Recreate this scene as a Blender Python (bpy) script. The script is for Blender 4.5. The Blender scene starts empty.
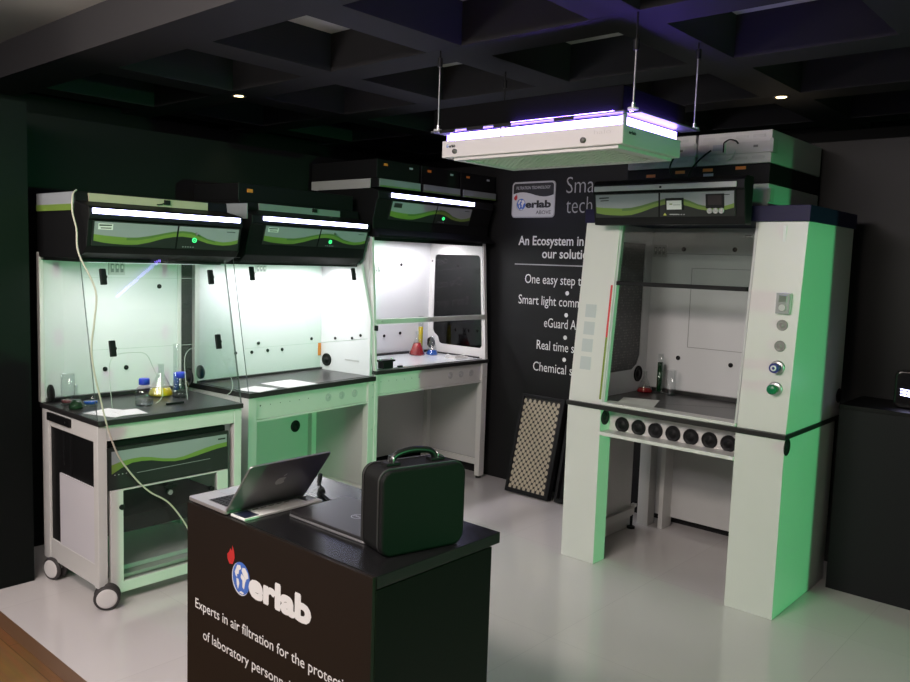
import bpy, bmesh, math, random
import numpy as np
from mathutils import Vector, Matrix
random.seed(7)
S = bpy.context.scene
COL = S.collection
PI = math.pi

# ---------------------------------------------------------------- camera, world, lights, exposure
cam_d = bpy.data.cameras.new('camera'); cam = bpy.data.objects.new('camera', cam_d); COL.objects.link(cam)
YAW, PITCH, ROLL = math.radians(-41.3986), math.radians(-5.5837), math.radians(1.9137)
_f = Vector((math.sin(YAW)*math.cos(PITCH), math.cos(YAW)*math.cos(PITCH), math.sin(PITCH)))
_r = Vector((math.cos(YAW), -math.sin(YAW), 0)); _u = _r.cross(_f)
_r2 = math.cos(ROLL)*_r + math.sin(ROLL)*_u; _u2 = -math.sin(ROLL)*_r + math.cos(ROLL)*_u
M = Matrix((_r2, _u2, -_f)).transposed().to_4x4(); M.translation = Vector((0, 0, 1.7))
cam.matrix_world = M
cam_d.sensor_fit = 'HORIZONTAL'; cam_d.sensor_width = 36.0; cam_d.lens = 36*810.96/910
cam_d.clip_start = 0.02; cam_d.clip_end = 60
S.camera = cam
S.view_settings.view_transform = 'Standard'; S.view_settings.look = 'None'
S.view_settings.gamma = 1; S.view_settings.use_curve_mapping = False
S.view_settings.exposure = 0.0
W = bpy.data.worlds.new('world'); S.world = W; W.use_nodes = True
W.node_tree.nodes['Background'].inputs[0].default_value = (0.75, 0.8, 0.9, 1)
W.node_tree.nodes['Background'].inputs[1].default_value = 0.06

def area(name, loc, target, size, power, color, size_y=None, spread=None, parent=None):
    d = bpy.data.lights.new(name, 'AREA'); d.energy = power; d.color = color
    d.shape = 'RECTANGLE'; d.size = size; d.size_y = size_y or size
    if spread: d.spread = spread
    o = bpy.data.objects.new(name, d); COL.objects.link(o); o.location = loc
    v = Vector(target) - Vector(loc); o.rotation_euler = v.to_track_quat('-Z', 'Y').to_euler()
    if parent: o.parent = parent
    return o
# ceiling fixtures of the hall behind the camera (warm white)
area('hall_light', (-1.7, 0.0, 2.86), (-2.0, 3.4, 0.6), 1.8, 112, (1.0, 0.885, 0.81), 0.6)
area('aisle_light', (-2.3, -1.2, 2.86), (-3.7, 1.9, 0.5), 1.1, 88, (1.0, 0.92, 0.92), 0.6)
# green lit display wall of the neighbouring stand, to the right
area('green_display_light', (8.0, 2.2, 1.15), (-3.0, 3.6, 1.2), 0.22, 128, (0.14, 1.0, 0.34), 0.15, math.radians(100))
# unseen uplight, added as hall ambient to brighten the open ceiling
area('ambient_uplight', (-4.2, -0.3, 1.9), (-4.6, 1.2, 2.9), 0.8, 20, (1.0, 0.95, 0.9), 0.5)

# ---------------------------------------------------------------- materials
MATS = {}
def mat(name, col, rough=0.5, metal=0.0, emit=None, estr=0.0, spec=0.5, noise=0.0, nscale=30, bump=0.0, coat=0.0):
    if name in MATS: return MATS[name]
    m = bpy.data.materials.new(name); m.use_nodes = True; MATS[name] = m
    nt = m.node_tree; b = nt.nodes['Principled BSDF']
    b.inputs['Base Color'].default_value = (*col, 1); b.inputs['Roughness'].default_value = rough
    b.inputs['Metallic'].default_value = metal; b.inputs['Specular IOR Level'].default_value = spec
    b.inputs['Coat Weight'].default_value = coat
    if emit:
        b.inputs['Emission Color'].default_value = (*emit, 1); b.inputs['Emission Strength'].default_value = estr
    if noise or bump:
        tc = nt.nodes.new('ShaderNodeTexCoord'); n = nt.nodes.new('ShaderNodeTexNoise')
        n.inputs['Scale'].default_value = nscale; n.inputs['Detail'].default_value = 4
        nt.links.new(tc.outputs['Object'], n.inputs['Vector'])
        if noise:
            mx = nt.nodes.new('ShaderNodeMix'); mx.data_type = 'RGBA'
            mx.inputs[6].default_value = (*[c*(1-noise) for c in col], 1); mx.inputs[7].default_value = (*[min(1, c*(1+noise)) for c in col], 1)
            nt.links.new(n.outputs['Fac'], mx.inputs[0]); nt.links.new(mx.outputs[2], b.inputs['Base Color'])
        if bump:
            bp = nt.nodes.new('ShaderNodeBump'); bp.inputs['Strength'].default_value = bump; bp.inputs['Distance'].default_value = 0.002
            nt.links.new(n.outputs['Fac'], bp.inputs['Height']); nt.links.new(bp.outputs[0], b.inputs['Normal'])
    return m
def glass(name, tint=(1, 1, 1), gloss=0.08, rough=0.02):
    """thin clear pane: transparent plus a fresnel-weighted mirror"""
    if name in MATS: return MATS[name]
    m = bpy.data.materials.new(name); m.use_nodes = True; MATS[name] = m
    nt = m.node_tree; nt.nodes.clear()
    o = nt.nodes.new('ShaderNodeOutputMaterial'); t = nt.nodes.new('ShaderNodeBsdfTransparent'); g = nt.nodes.new('ShaderNodeBsdfGlossy')
    t.inputs[0].default_value = (*tint, 1); g.inputs['Roughness'].default_value = rough; g.inputs['Color'].default_value = (1, 1, 1, 1)
    fr = nt.nodes.new('ShaderNodeLayerWeight'); fr.inputs['Blend'].default_value = 0.12
    mp = nt.nodes.new('ShaderNodeMath'); mp.operation = 'MULTIPLY_ADD'; mp.inputs[1].default_value = 0.24; mp.inputs[2].default_value = gloss*0.3
    mx = nt.nodes.new('ShaderNodeMixShader')
    nt.links.new(fr.outputs['Fresnel'], mp.inputs[0]); nt.links.new(mp.outputs[0], mx.inputs[0])
    nt.links.new(t.outputs[0], mx.inputs[1]); nt.links.new(g.outputs[0], mx.inputs[2]); nt.links.new(mx.outputs[0], o.inputs[0])
    return m
WHITE = mat('white_steel', (0.66, 0.65, 0.63), 0.35, noise=0.015, nscale=8)
LINER = mat('white_liner', (0.72, 0.73, 0.74), 0.4)
PALEGREY = mat('pale_grey_plastic', (0.5, 0.5, 0.5), 0.4)
BLACK = mat('black_steel', (0.0065, 0.0065, 0.007), 0.5, spec=0.18)
BLACKP = mat('black_plastic', (0.010, 0.010, 0.011), 0.5, spec=0.2)
TOPBLACK = mat('black_worktop', (0.022, 0.021, 0.021), 0.3, noise=0.1, nscale=40)
TOPMID = mat('dark_worktop', (0.045, 0.042, 0.042), 0.28, noise=0.1, nscale=40)
FGREY = mat('fascia_grey', (0.30, 0.32, 0.34), 0.35)
FGREEN = mat('fascia_green', (0.17, 0.27, 0.05), 0.35)
FGREEN2 = mat('fascia_green_dark', (0.10, 0.18, 0.045), 0.35)
FBLACK = mat('fascia_black', (0.018, 0.022, 0.02), 0.3)
GLASS = glass('clear_pane', (0.975, 0.985, 0.98), 0.05)
GLASSE = mat('glass_edge', (0.10, 0.12, 0.115), 0.3)
GLASSL = mat('glass_edge_light', (0.55, 0.62, 0.58), 0.2)
SMOKE = glass('smoked_pane', (0.84, 0.86, 0.85), 0.1)
DARKPANE = glass('dark_window', (0.2, 0.2, 0.21), 0.12)
SASHG = glass('sash_pane', (0.77, 0.80, 0.785), 0.12)
WARE = glass('glassware', (0.90, 0.92, 0.92), 0.25, 0.05)
LED = mat('led_white', (1, 1, 1), 0.4, emit=(0.55, 0.55, 1.0), estr=12.0)
LEDV = mat('led_violet', (1, 1, 1), 0.4, emit=(0.30, 0.19, 1.0), estr=22.0)
GLED = mat('led_green', (0.1, 0.6, 0.3), 0.4, emit=(0.05, 1.0, 0.25), estr=1.2)
STEEL = mat('steel', (0.55, 0.55, 0.55), 0.3, metal=1.0)
ALU = mat('aluminium', (0.55, 0.55, 0.56), 0.38, metal=0.9)
TEXTW = mat('print_white', (0.78, 0.78, 0.78), 0.6)
TEXTG = mat('print_grey', (0.42, 0.42, 0.43), 0.6)
INK = mat('print_black', (0.02, 0.02, 0.02), 0.5)
PBLUE = mat('print_blue', (0.06, 0.16, 0.55), 0.5)
PRED = mat('print_red', (0.5, 0.03, 0.03), 0.5)
RED = mat('red_line', (0.62, 0.04, 0.04), 0.4)
OLIVE = mat('green_line', (0.18, 0.26, 0.02), 0.4)
PAPER = mat('paper', (0.78, 0.78, 0.76), 0.7)
ORANGE = mat('orange_label', (0.7, 0.22, 0.03), 0.5)
LBLUE = mat('pale_label', (0.35, 0.37, 0.45), 0.5)
CREAM = mat('cream_board', (0.42, 0.38, 0.27), 0.6)
RUBBER = mat('rubber', (0.04, 0.035, 0.035), 0.6)
CABLE = mat('beige_cable', (0.55, 0.5, 0.42), 0.5)
NAVY = mat('navy_panel', (0.012, 0.010, 0.045), 0.5, spec=0.2)
BLUECAP = mat('blue_cap', (0.03, 0.06, 0.6), 0.35)

# ---------------------------------------------------------------- mesh helpers
class MB:
    def __init__(s): s.v = []; s.f = []; s.m = []; s.mats = []; s.sm = []
    def mi(s, m):
        if m not in s.mats: s.mats.append(m)
        return s.mats.index(m)
    def add(s, vs, fs, m, smooth=False):
        b = len(s.v); s.v += [tuple(v) for v in vs]; k = s.mi(m)
        for f in fs: s.f.append([b+i for i in f]); s.m.append(k); s.sm.append(smooth)
    def box(s, x0, x1, y0, y1, z0, z1, m):
        x0, x1 = min(x0, x1), max(x0, x1); y0, y1 = min(y0, y1), max(y0, y1); z0, z1 = min(z0, z1), max(z0, z1)
        s.add([(x0,y0,z0),(x1,y0,z0),(x1,y1,z0),(x0,y1,z0),(x0,y0,z1),(x1,y0,z1),(x1,y1,z1),(x0,y1,z1)],
              [(0,3,2,1),(4,5,6,7),(0,1,5,4),(1,2,6,5),(2,3,7,6),(3,0,4,7)], m); return s
    def prism(s, poly, axis, a, b, m, mcap=None, msides=None):
        """poly: 2-D outline; axis 'x': (y,z), 'y': (x,z), 'z': (x,y); extruded from a to b"""
        n = len(poly)
        def P(p, t): return {'x': (t, p[0], p[1]), 'y': (p[0], t, p[1]), 'z': (p[0], p[1], t)}[axis]
        vs = [P(p, a) for p in poly]+[P(p, b) for p in poly]
        b0 = len(s.v); s.v += vs
        k = s.mi(mcap or m)
        s.f.append([b0+i for i in range(n)][::-1]); s.m.append(k); s.sm.append(False)
        s.f.append([b0+n+i for i in range(n)]); s.m.append(k); s.sm.append(False)
        for i in range(n):
            s.f.append([b0+i, b0+(i+1) % n, b0+n+(i+1) % n, b0+n+i]); s.m.append(s.mi(msides[i] if msides else m)); s.sm.append(False)
        return s
    def cyl(s, p0, p1, r, m, r1=None, n=24, smooth=True):
        p0 = Vector(p0); p1 = Vector(p1); d = (p1-p0).normalized(); q = d.to_track_quat('Z', 'Y')
        r1 = r if r1 is None else r1
        ring = lambda p, rr: [p+q@Vector((rr*math.cos(2*PI*i/n), rr*math.sin(2*PI*i/n), 0)) for i in range(n)]
        a = ring(p0, r); b = ring(p1, r1)
        s.add(a+b, [(i, (i+1) % n, n+(i+1) % n, n+i) for i in range(n)], m, smooth)
        s.add(a, [tuple(range(n))[::-1]], m); s.add(b, [tuple(range(n))], m); return s
    def lathe(s, prof, c, m, n=24, axis=(0, 0, 1)):
        q = Vector(axis).to_track_quat('Z', 'Y'); c = Vector(c); vs = []
        for r, z in prof: vs += [c+q@Vector((r*math.cos(2*PI*i/n), r*math.sin(2*PI*i/n), z)) for i in range(n)]
        fs = [(j*n+i, j*n+(i+1) % n, (j+1)*n+(i+1) % n, (j+1)*n+i) for j in range(len(prof)-1) for i in range(n)]
        s.add(vs, fs, m, True); return s
    def tube(s, pts, r, m, n=8, sub=6):
        P = [Vector(p) for p in pts]
        if sub > 1:
            Q = []
            for i in range(len(P)-1):
                a = P[max(i-1, 0)]; b = P[i]; c = P[i+1]; d = P[min(i+2, len(P)-1)]
                for k in range(sub):
                    t = k/sub
                    Q.append(0.5*((2*b)+(c-a)*t+(2*a-5*b+4*c-d)*t*t+(-a+3*b-3*c+d)*t**3))
            P = Q+[P[-1]]
        vs = []; up = Vector((0.31, 0.17, 0.93)).normalized()
        for i, p in enumerate(P):
            d = (P[min(i+1, len(P)-1)]-P[max(i-1, 0)]).normalized()
            a = d.cross(up)
            if a.length < 1e-3: a = d.cross(Vector((1, 0, 0)))
            a.normalize(); b = d.cross(a)
            vs += [p+a*r*math.cos(2*PI*k/n)+b*r*math.sin(2*PI*k/n) for k in range(n)]
        fs = [(j*n+k, (j+1)*n+k, (j+1)*n+(k+1) % n, j*n+(k+1) % n) for j in range(len(P)-1) for k in range(n)]
        s.add(vs, fs, m, True)
        s.add(vs[:n], [tuple(range(n))], m); s.add(vs[-n:], [tuple(range(n))[::-1]], m); return s
    def bar(s, p0, p1, w, h, m):
        p0 = Vector(p0); p1 = Vector(p1); d = (p1-p0).normalized(); q = d.to_track_quat('Z', 'Y')
        vs = [p+q@Vector((a*w/2, b*h/2, 0)) for p in (p0, p1) for a, b in ((-1,-1),(1,-1),(1,1),(-1,1))]
        s.add(vs, [(3,2,1,0),(4,5,6,7),(0,1,5,4),(1,2,6,5),(2,3,7,6),(3,0,4,7)], m); return s
    def build(s, name, parent=None, bevel=0.0, loc=None, segs=2, **tags):
        me = bpy.data.meshes.new(name); me.from_pydata(s.v, [], s.f)
        for m in s.mats: me.materials.append(m)
        me.polygons.foreach_set('material_index', s.m); me.polygons.foreach_set('use_smooth', s.sm)
        bm = bmesh.new(); bm.from_mesh(me); bmesh.ops.recalc_face_normals(bm, faces=bm.faces)
        if bevel:
            bmesh.ops.remove_doubles(bm, verts=bm.verts, dist=1e-5)
            es = [e for e in bm.edges if len(e.link_faces) == 2 and e.calc_face_angle(0) > 0.6]
            bmesh.ops.bevel(bm, geom=es, offset=bevel, segments=segs, profile=0.5, affect='EDGES', clamp_overlap=True)
        bm.to_mesh(me); bm.free(); me.update()
        o = bpy.data.objects.new(name, me); COL.objects.link(o)
        if parent: o.parent = parent
        if loc: o.location = loc
        for k, v in tags.items(): o[k] = v
        return o
def box(*a): return MB().box(*a)
def thing(name, label, cat, loc=(0, 0, 0), rz=0.0, group=None):
    o = bpy.data.objects.new(name, None); COL.objects.link(o); o.location = loc; o.rotation_euler = (0, 0, rz)
    o.empty_display_size = 0.1
    o['label'] = label; o['category'] = cat
    if group: o['group'] = group
    return o
def tag(o, label, cat, group=None):
    o['label'] = label; o['category'] = cat
    if group: o['group'] = group
    return o
def struct(o): o['kind'] = 'structure'; return o
def rrect(x0, x1, y0, y1, r, n=6):
    pts = []
    for cx, cy, a0 in ((x1-r, y1-r, 0), (x0+r, y1-r, 90), (x0+r, y0+r, 180), (x1-r, y0+r, 270)):
        pts += [(cx+r*math.cos(math.radians(a0+90*i/n)), cy+r*math.sin(math.radians(a0+90*i/n))) for i in range(n+1)]
    return pts
def frame_prism(mb, outer, inner, axis, a, b, m):
    """panel with a hole: outer and inner outlines with the same count of points"""
    n = len(outer)
    def P(p, t): return {'x': (t, p[0], p[1]), 'y': (p[0], t, p[1]), 'z': (p[0], p[1], t)}[axis]
    vs = [P(p, a) for p in outer]+[P(p, a) for p in inner]+[P(p, b) for p in outer]+[P(p, b) for p in inner]
    fs = []
    for i in range(n):
        j = (i+1) % n
        fs += [(i, j, n+j, n+i), (2*n+i, 3*n+i, 3*n+j, 2*n+j), (i, 2*n+i, 2*n+j, j), (n+i, n+j, 3*n+j, 3*n+i)]
    mb.add(vs, fs, m)

# text ---------------------------------------------------------------------
def text_mesh(body, bold=0.0, extr=0.0):
    c = bpy.data.curves.new('lettering', 'FONT'); c.body = body; c.size = 1.0; c.offset = bold; c.extrude = extr
    c.resolution_u = 3
    o = bpy.data.objects.new('lettering_source', c); COL.objects.link(o)
    dg = bpy.context.evaluated_depsgraph_get(); me = bpy.data.meshes.new_from_object(o.evaluated_get(dg))
    bpy.data.objects.remove(o); bpy.data.curves.remove(c)
    return me
def text_add(mb, body, x0, x1, base, height, place, m, bold=0.0, ref=None, refchar='H'):
    """letters from x0 to x1 (x1 = right end of ref, default the body), base line, height of refchar; place(u,v) -> 3-D"""
    me = text_mesh(body, bold); xs = [v.co.x for v in me.vertices]
    lo = min(xs)
    if ref:
        mr = text_mesh(ref, bold); hi = max(v.co.x for v in mr.vertices); bpy.data.meshes.remove(mr)
    else: hi = max(xs)
    mh = text_mesh(refchar, bold); H = max(v.co.y for v in mh.vertices); bpy.data.meshes.remove(mh)
    sx = (x1-x0)/(hi-lo); sy = height/H
    vs = [place(x0+(v.co.x-lo)*sx, base+v.co.y*sy) for v in me.vertices]
    mb.add(vs, [tuple(p.vertices) for p in me.polygons], m); bpy.data.meshes.remove(me)
def flat_poly(mb, pts, place, m): mb.add([place(*p) for p in pts], [tuple(range(len(pts)))], m)
def ell(cx, cy, rx, ry, n=32, a0=0, a1=360): return [(cx+rx*math.cos(math.radians(a0+(a1-a0)*i/n)), cy+ry*math.sin(math.radians(a0+(a1-a0)*i/n))) for i in range(n)]
def globe(mb, cx, cy, rx, ry, place, lift, shadow=INK):
    p = lambda k: (lambda u, v: place(u, v, lift*k))
    flat_poly(mb, ell(cx-rx*0.10, cy-ry*0.08, rx*1.04, ry*1.04), p(0.5), shadow)
    flat_poly(mb, ell(cx-rx*0.06, cy-ry*0.05, rx*1.02, ry*1.02), p(0.75), TEXTW)
    flat_poly(mb, ell(cx, cy, rx, ry), p(1), PBLUE)
    conts = [[(-.75,.25),(-.45,.75),(-.1,.8),(.0,.6),(-.25,.45),(-.3,.2),(-.5,.15),(-.45,-.05),(-.65,.05)],
             [(-.55,-.1),(-.3,-.1),(-.2,-.35),(-.35,-.75),(-.5,-.5)],
             [(.15,.7),(.45,.75),(.75,.5),(.85,.2),(.6,.1),(.55,-.1),(.4,.15),(.2,.3),(.05,.5)],
             [(.0,.3),(.35,.2),(.5,-.05),(.35,-.6),(.15,-.5),(.15,-.1),(-.05,.05)],
             [(-.25,-.92),(.2,-.95),(.35,-.82),(0,-.78)]]
    for c in conts: flat_poly(mb, [(cx+x*rx, cy+y*ry) for x, y in c], p(1.4), TEXTW)
def leaf(mb, cx, cy, w, h, place, lift):
    pts = [(-.15,-.5),(.25,-.45),(.5,-.1),(.42,.25),(.2,.5),(.15,.2),(-.05,.3),(-.2,.1),(-.45,-.05),(-.4,-.3)]
    flat_poly(mb, [(cx+x*w, cy+y*h) for x, y in pts], lambda u, v: place(u, v, lift), PRED)

# ---------------------------------------------------------------- the setting
# white glossy tiles
fl = MB().box(-6.5, 9.0, 1.36, 6.2, -0.05, 0.0, mat('white_floor_tile', (0.5, 0.48, 0.48), 0.12, spec=0.6))
fm = MATS['white_floor_tile']; nt = fm.node_tree; b = nt.nodes['Principled BSDF']
tc = nt.nodes.new('ShaderNodeTexCoord'); bk = nt.nodes.new('ShaderNodeTexBrick'); bk.offset = 0.0
bk.inputs['Color1'].default_value = (0.68, 0.645, 0.64, 1); bk.inputs['Color2'].default_value = (0.66, 0.625, 0.62, 1); bk.inputs['Mortar'].default_value = (0.56, 0.53, 0.53, 1)
bk.inputs['Scale'].default_value = 1.0; bk.inputs['Mortar Size'].default_value = 0.0012; bk.inputs['Brick Width'].default_value = 1.0; bk.inputs['Row Height'].default_value = 1.0
nt.links.new(tc.outputs['Object'], bk.inputs['Vector']); nt.links.new(bk.outputs['Color'], b.inputs['Base Color'])
struct(fl.build('floor'))
wood = mat('wood_planks', (0.30, 0.15, 0.055), 0.35)
nt = wood.node_tree; b = nt.nodes['Principled BSDF']
tc = nt.nodes.new('ShaderNodeTexCoord'); bk = nt.nodes.new('ShaderNodeTexBrick'); ns = nt.nodes.new('ShaderNodeTexNoise'); mp = nt.nodes.new('ShaderNodeMapping')
bk.inputs['Color1'].default_value = (0.34, 0.18, 0.065, 1); bk.inputs['Color2'].default_value = (0.26, 0.125, 0.045, 1); bk.inputs['Mortar'].default_value = (0.12, 0.06, 0.02, 1)
bk.inputs['Scale'].default_value = 1.0; bk.inputs['Mortar Size'].default_value = 0.002; bk.inputs['Brick Width'].default_value = 1.2; bk.inputs['Row Height'].default_value = 0.14
mp.inputs['Scale'].default_value = (2, 18, 2); ns.inputs['Scale'].default_value = 2.0; ns.inputs['Detail'].default_value = 6
mx = nt.nodes.new('ShaderNodeMix'); mx.data_type = 'RGBA'; mx.blend_type = 'MULTIPLY'; mx.inputs[0].default_value = 0.55
nt.links.new(tc.outputs['Object'], bk.inputs['Vector']); nt.links.new(tc.outputs['Object'], mp.inputs[0]); nt.links.new(mp.outputs[0], ns.inputs['Vector'])
nt.links.new(bk.outputs['Color'], mx.inputs[6]); nt.links.new(ns.outputs['Color'], mx.inputs[7]); nt.links.new(mx.outputs[2], b.inputs['Base Color'])
struct(box(-6.5, 9.0, -3.5, 1.30, -0.05, -0.002, wood).build('floor'))
struct(box(-6.5, 9.0, 1.30, 1.36, -0.05, 0.0, mat('brown_edge', (0.16, 0.085, 0.045), 0.35)).build('trim_1'))
WALLB = mat('black_wall', (0.006, 0.0065, 0.0065), 0.6, spec=0.15)
WALLG = mat('dark_green_wall', (0.004, 0.0055, 0.005), 0.5, spec=0.12)
struct(box(-4.80, -4.74, 0.2, 6.2, 0, 2.43, WALLB).build('wall_left'))
struct(box(-4.74, -4.245, 0.2, 1.615, 0, 2.40, WALLG).build('wall_front'))
struct(box(-6.0, -5.9, 1.9, 6.2, 0, 2.9, WALLB).build('wall_far_left'))
struct(box(-6.0, 3.2, 6.1, 6.2, 0, 2.9, WALLB).build('wall_rear'))
wall = struct(box(-4.74, 0.36, 5.0, 5.06, 0, 2.46, mat('black_wall_print', (0.012, 0.012, 0.0125), 0.5, spec=0.22)).build('wall_back'))
struct(box(0.30, 0.36, 4.05, 5.0, 0, 2.46, WALLB).build('wall_shadow_caster'))  # unseen partition, added so its edge cuts the green light on the hood side
# unseen dark lintel, added to keep the green light off the ceiling
struct(box(6.0, 6.1, -3.5, 6.2, 1.362, 2.9, WALLB).build('wall_green_light_block'))
# ceiling slab, beams of the black grid
struct(box(-6.5, 3.2, -3.5, 6.2, 2.9, 2.95, mat('pale_ceiling', (0.55, 0.53, 0.5), 0.8, noise=0.05, nscale=3)).build('ceiling'))
BEAM = mat('black_beam', (0.042, 0.040, 0.042), 0.7, spec=0.2)
struct(box(-6.5, 3.2, 1.89, 2.18, 2.70, 2.9, BEAM).build('ceiling_beam'))
for y in (3.015, 3.915, 4.83, 5.75): struct(box(-6.5, 3.2, y-0.11, y+0.11, 2.70, 2.9, BEAM).build('ceiling_beam'))
for x in (-5.53, -4.57, -3.635, -2.695, -1.77, -0.84, 0.09, 1.0): struct(box(x-0.112, x+0.112, 2.18, 6.1, 2.7005, 2.9, BEAM).build('ceiling_beam'))

# print on the back wall: lettering and sign
wp = lambda u, v, d=0.0015: (u, 5.0-d, v)
mb = MB()
for body, x0, x1, base, h, ref, bold, m in (
    ('Sma', -3.375, -3.142, 2.222, 0.115, 'Sma', -0.012, TEXTG), ('techn', -3.371, -3.150, 2.078, 0.115, 'tech', -0.012, TEXTG),
    ('An Ecosystem in', -3.792, -3.207, 1.845, 0.068, None, 0.016, TEXTW), ('our solutio', -3.567, -3.215, 1.750, 0.068, 'our soluti', 0.016, TEXTW),
    ('One easy step to', -3.715, -3.212, 1.557, 0.068, 'One easy step t', 0, TEXTW), ('Smart light comm', -3.769, -3.200, 1.398, 0.068, None, 0, TEXTW),
    ('eGuard A', -3.521, -3.238, 1.235, 0.068, None, 0, TEXTW), ('Real time s', -3.58, -3.245, 1.064, 0.068, None, 0, TEXTW), ('Chemical s', -3.605, -3.250, 0.898, 0.068, None, 0, TEXTW)):
    text_add(mb, body, x0, x1, base, h, wp, m, bold, ref)
flat_poly(mb, [(-3.82, 1.694), (-2.85, 1.694), (-2.85, 1.702), (-3.82, 1.702)], wp, TEXTG)
for z in (1.495, 1.334, 1.168, 1.004): flat_poly(mb, ell(-3.327, z+0.002, 0.016, 0.016, 20), wp, TEXTW)
mb.build('lettering', wall)
sg = MB(); sg.prism(rrect(-3.865, -3.468, 2.05, 2.318, 0.03), 'y', 4.992, 5.0, mat('sign_rim', (0.45, 0.45, 0.46), 0.4))
sp = lambda u, v, d=0.0: (u, 4.9915-d, v)
flat_poly(sg, rrect(-3.857, -3.476, 2.058, 2.310, 0.024), lambda u, v: sp(u, v, 0.0), mat('sign_grey', (0.62, 0.62, 0.63), 0.5))
top = [p for p in rrect(-3.853, -3.480, 2.062, 2.306, 0.022) if p[1] > 2.2]
wave = [(-3.853+0.373*t, 2.216+0.022*math.sin(t*5.2-2.6)*-1+0.012*t) for t in np.linspace(0, 1, 13)]
flat_poly(sg, top+wave, lambda u, v: sp(u, v, 0.0008), INK)
text_add(sg, 'FILTRATION TECHNOLOGY', -3.825, -3.51, 2.262, 0.022, lambda u, v: sp(u, v, 0.0016), TEXTG, 0.02)
text_add(sg, 'erlab', -3.735, -3.50, 2.125, 0.052, lambda u, v: sp(u, v, 0.0016), INK, 0.045, refchar='l')
text_add(sg, 'ABOVE', -3.635, -3.50, 2.075, 0.026, lambda u, v: sp(u, v, 0.0016), INK, 0.0)
globe(sg, -3.775, 2.150, 0.040, 0.042, lambda u, v, k: sp(u, v, 0.0008+k), 0.0006)
leaf(sg, -3.83, 2.205, 0.035, 0.05, lambda u, v, k: sp(u, v, 0.0008+k), 0.0006)
sg.build('wall_sign', wall)

# ---------------------------------------------------------------- shared builders for the hoods
WAVE = [(0,.46,.20),(.07,.42,.13),(.13,.40,.10),(.21,.38,.08),(.28,.40,.10),(.36,.49,.22),(.45,.63,.40),(.52,.73,.50),(.58,.77,.53),(.64,.75,.50),(.70,.64,.40),(.76,.48,.29),(.82,.40,.23),(.88,.36,.21),(.94,.41,.25),(1,.50,.33)]
def wave_fascia(name, parent, xt, zt, xb, zb, y0, y1, split, writing=True, badge=PAPER, thick=0.006):
    """printed panel on a sloped front: grey above, green wave, black below"""
    mb = MB(); n = Vector((zt-zb, 0, xb-xt)).normalized()
    def P(u, v, d=0.0): return (xb+(xt-xb)*v+n.x*d, y0+(y1-y0)*u, zb+(zt-zb)*v+n.z*d)
    mb.add([P(0,0,-.004),P(1,0,-.004),P(1,1,-.004),P(0,1,-.004),P(0,0,thick),P(1,0,thick),P(1,1,thick),P(0,1,thick)],
           [(0,3,2,1),(4,5,6,7),(0,1,5,4),(1,2,6,5),(2,3,7,6),(3,0,4,7)], FBLACK)
    for i in range(len(WAVE)-1):
        (u0, t0, b0), (u1, t1, b1) = WAVE[i], WAVE[i+1]
        d = thick+0.0006; e = 0.008
        U0 = max(u0, e); U1 = min(u1, 1-e)
        m0 = b0+(t0-b0)*0.62; m1 = b1+(t1-b1)*0.62
        mb.add([P(U0,t0,d),P(U1,t1,d),P(U1,.97,d),P(U0,.97,d)], [(0,1,2,3)], FGREY)
        mb.add([P(U0,m0,d),P(U1,m1,d),P(U1,t1,d),P(U0,t0,d)], [(0,1,2,3)], FGREEN2 if 0.15 < u0 < 0.8 else FGREEN)
        mb.add([P(U0,b0,d),P(U1,b1,d),P(U1,m1,d),P(U0,m0,d)], [(0,1,2,3)], FGREEN)
    if split:
        mb.add([P(split-.006,0,thick+.0012),P(split+.006,0,thick+.0012),P(split+.012,1,thick+.0012),P(split,1,thick+.0012)], [(0,1,2,3)], BLACK)
    if writing:
        d = thick+0.0012
        a = (y1-y0)
        q = lambda u, v: P(u, v, d)
        if badge: flat_poly(mb, [(.03,.66),(.12,.66),(.12,.90),(.03,.90)], q, badge)
        q2 = lambda u, v: P(u, v, d+.0005)
        flat_poly(mb, [(.036,.80),(.112,.82),(.112,.87),(.036,.86)], q2, INK)
        flat_poly(mb, [(.045,.70),(.11,.71),(.11,.75),(.045,.74)], q2, INK)
        flat_poly(mb, [(.90,.82),(.965,.82),(.965,.85),(.90,.85)], q2, INK)
        for k in range(5): flat_poly(mb, [(.585+k*.018,.07),(.593+k*.018,.07),(.593+k*.018,.11),(.585+k*.018,.11)], q2, TEXTG)
    o = mb.build(name, parent)
    return P
def disc(parent, name, c, axis, r, m, t=0.008, label=None):
    mb = MB(); c = Vector(c); a = Vector(axis)
    mb.lathe([(0.0005, t), (r*.35, t), (r*.38, t*.55), (r*.8, t*.55), (r*.86, t), (r, t*.7), (r, 0), (0.0005, 0)], c, m, 24, axis)
    o = mb.build(name, parent)
    if label: o['label'] = label
    return o
def plug(parent, c, axis, r=0.011): return disc(parent, 'hole_plug', c, axis, r, BLACKP, 0.005)
def outlet(parent, c, w=0.085, h=0.055):
    """mains outlets on a liner facing +d"""
    x, y, z = c; mb = MB(); mb.box(x, x+.008, y-w/2, y+w/2, z-h/2, z+h/2, mat('outlet_plate', (0.55, 0.57, 0.55), 0.4))
    for k in (-1, 0, 1):
        mb.box(x+.008, x+.011, y+k*w*.3-w*.1, y+k*w*.3+w*.1, z-h*.32, z+h*.32, mat('outlet_insert', (0.25, 0.28, 0.27), 0.4))
        mb.box(x+.011, x+.013, y+k*w*.3-w*.06, y+k*w*.3+w*.06, z-h*.05, z+h*.2, PAPER)
    return mb.build('outlet', parent, 0.001)
def pane_y(parent, name, poly, y, t, m=None, edge=None):
    return MB().prism(poly, 'y', y, y+t, edge or GLASSE, mcap=m or GLASS).build(name, parent)
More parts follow.
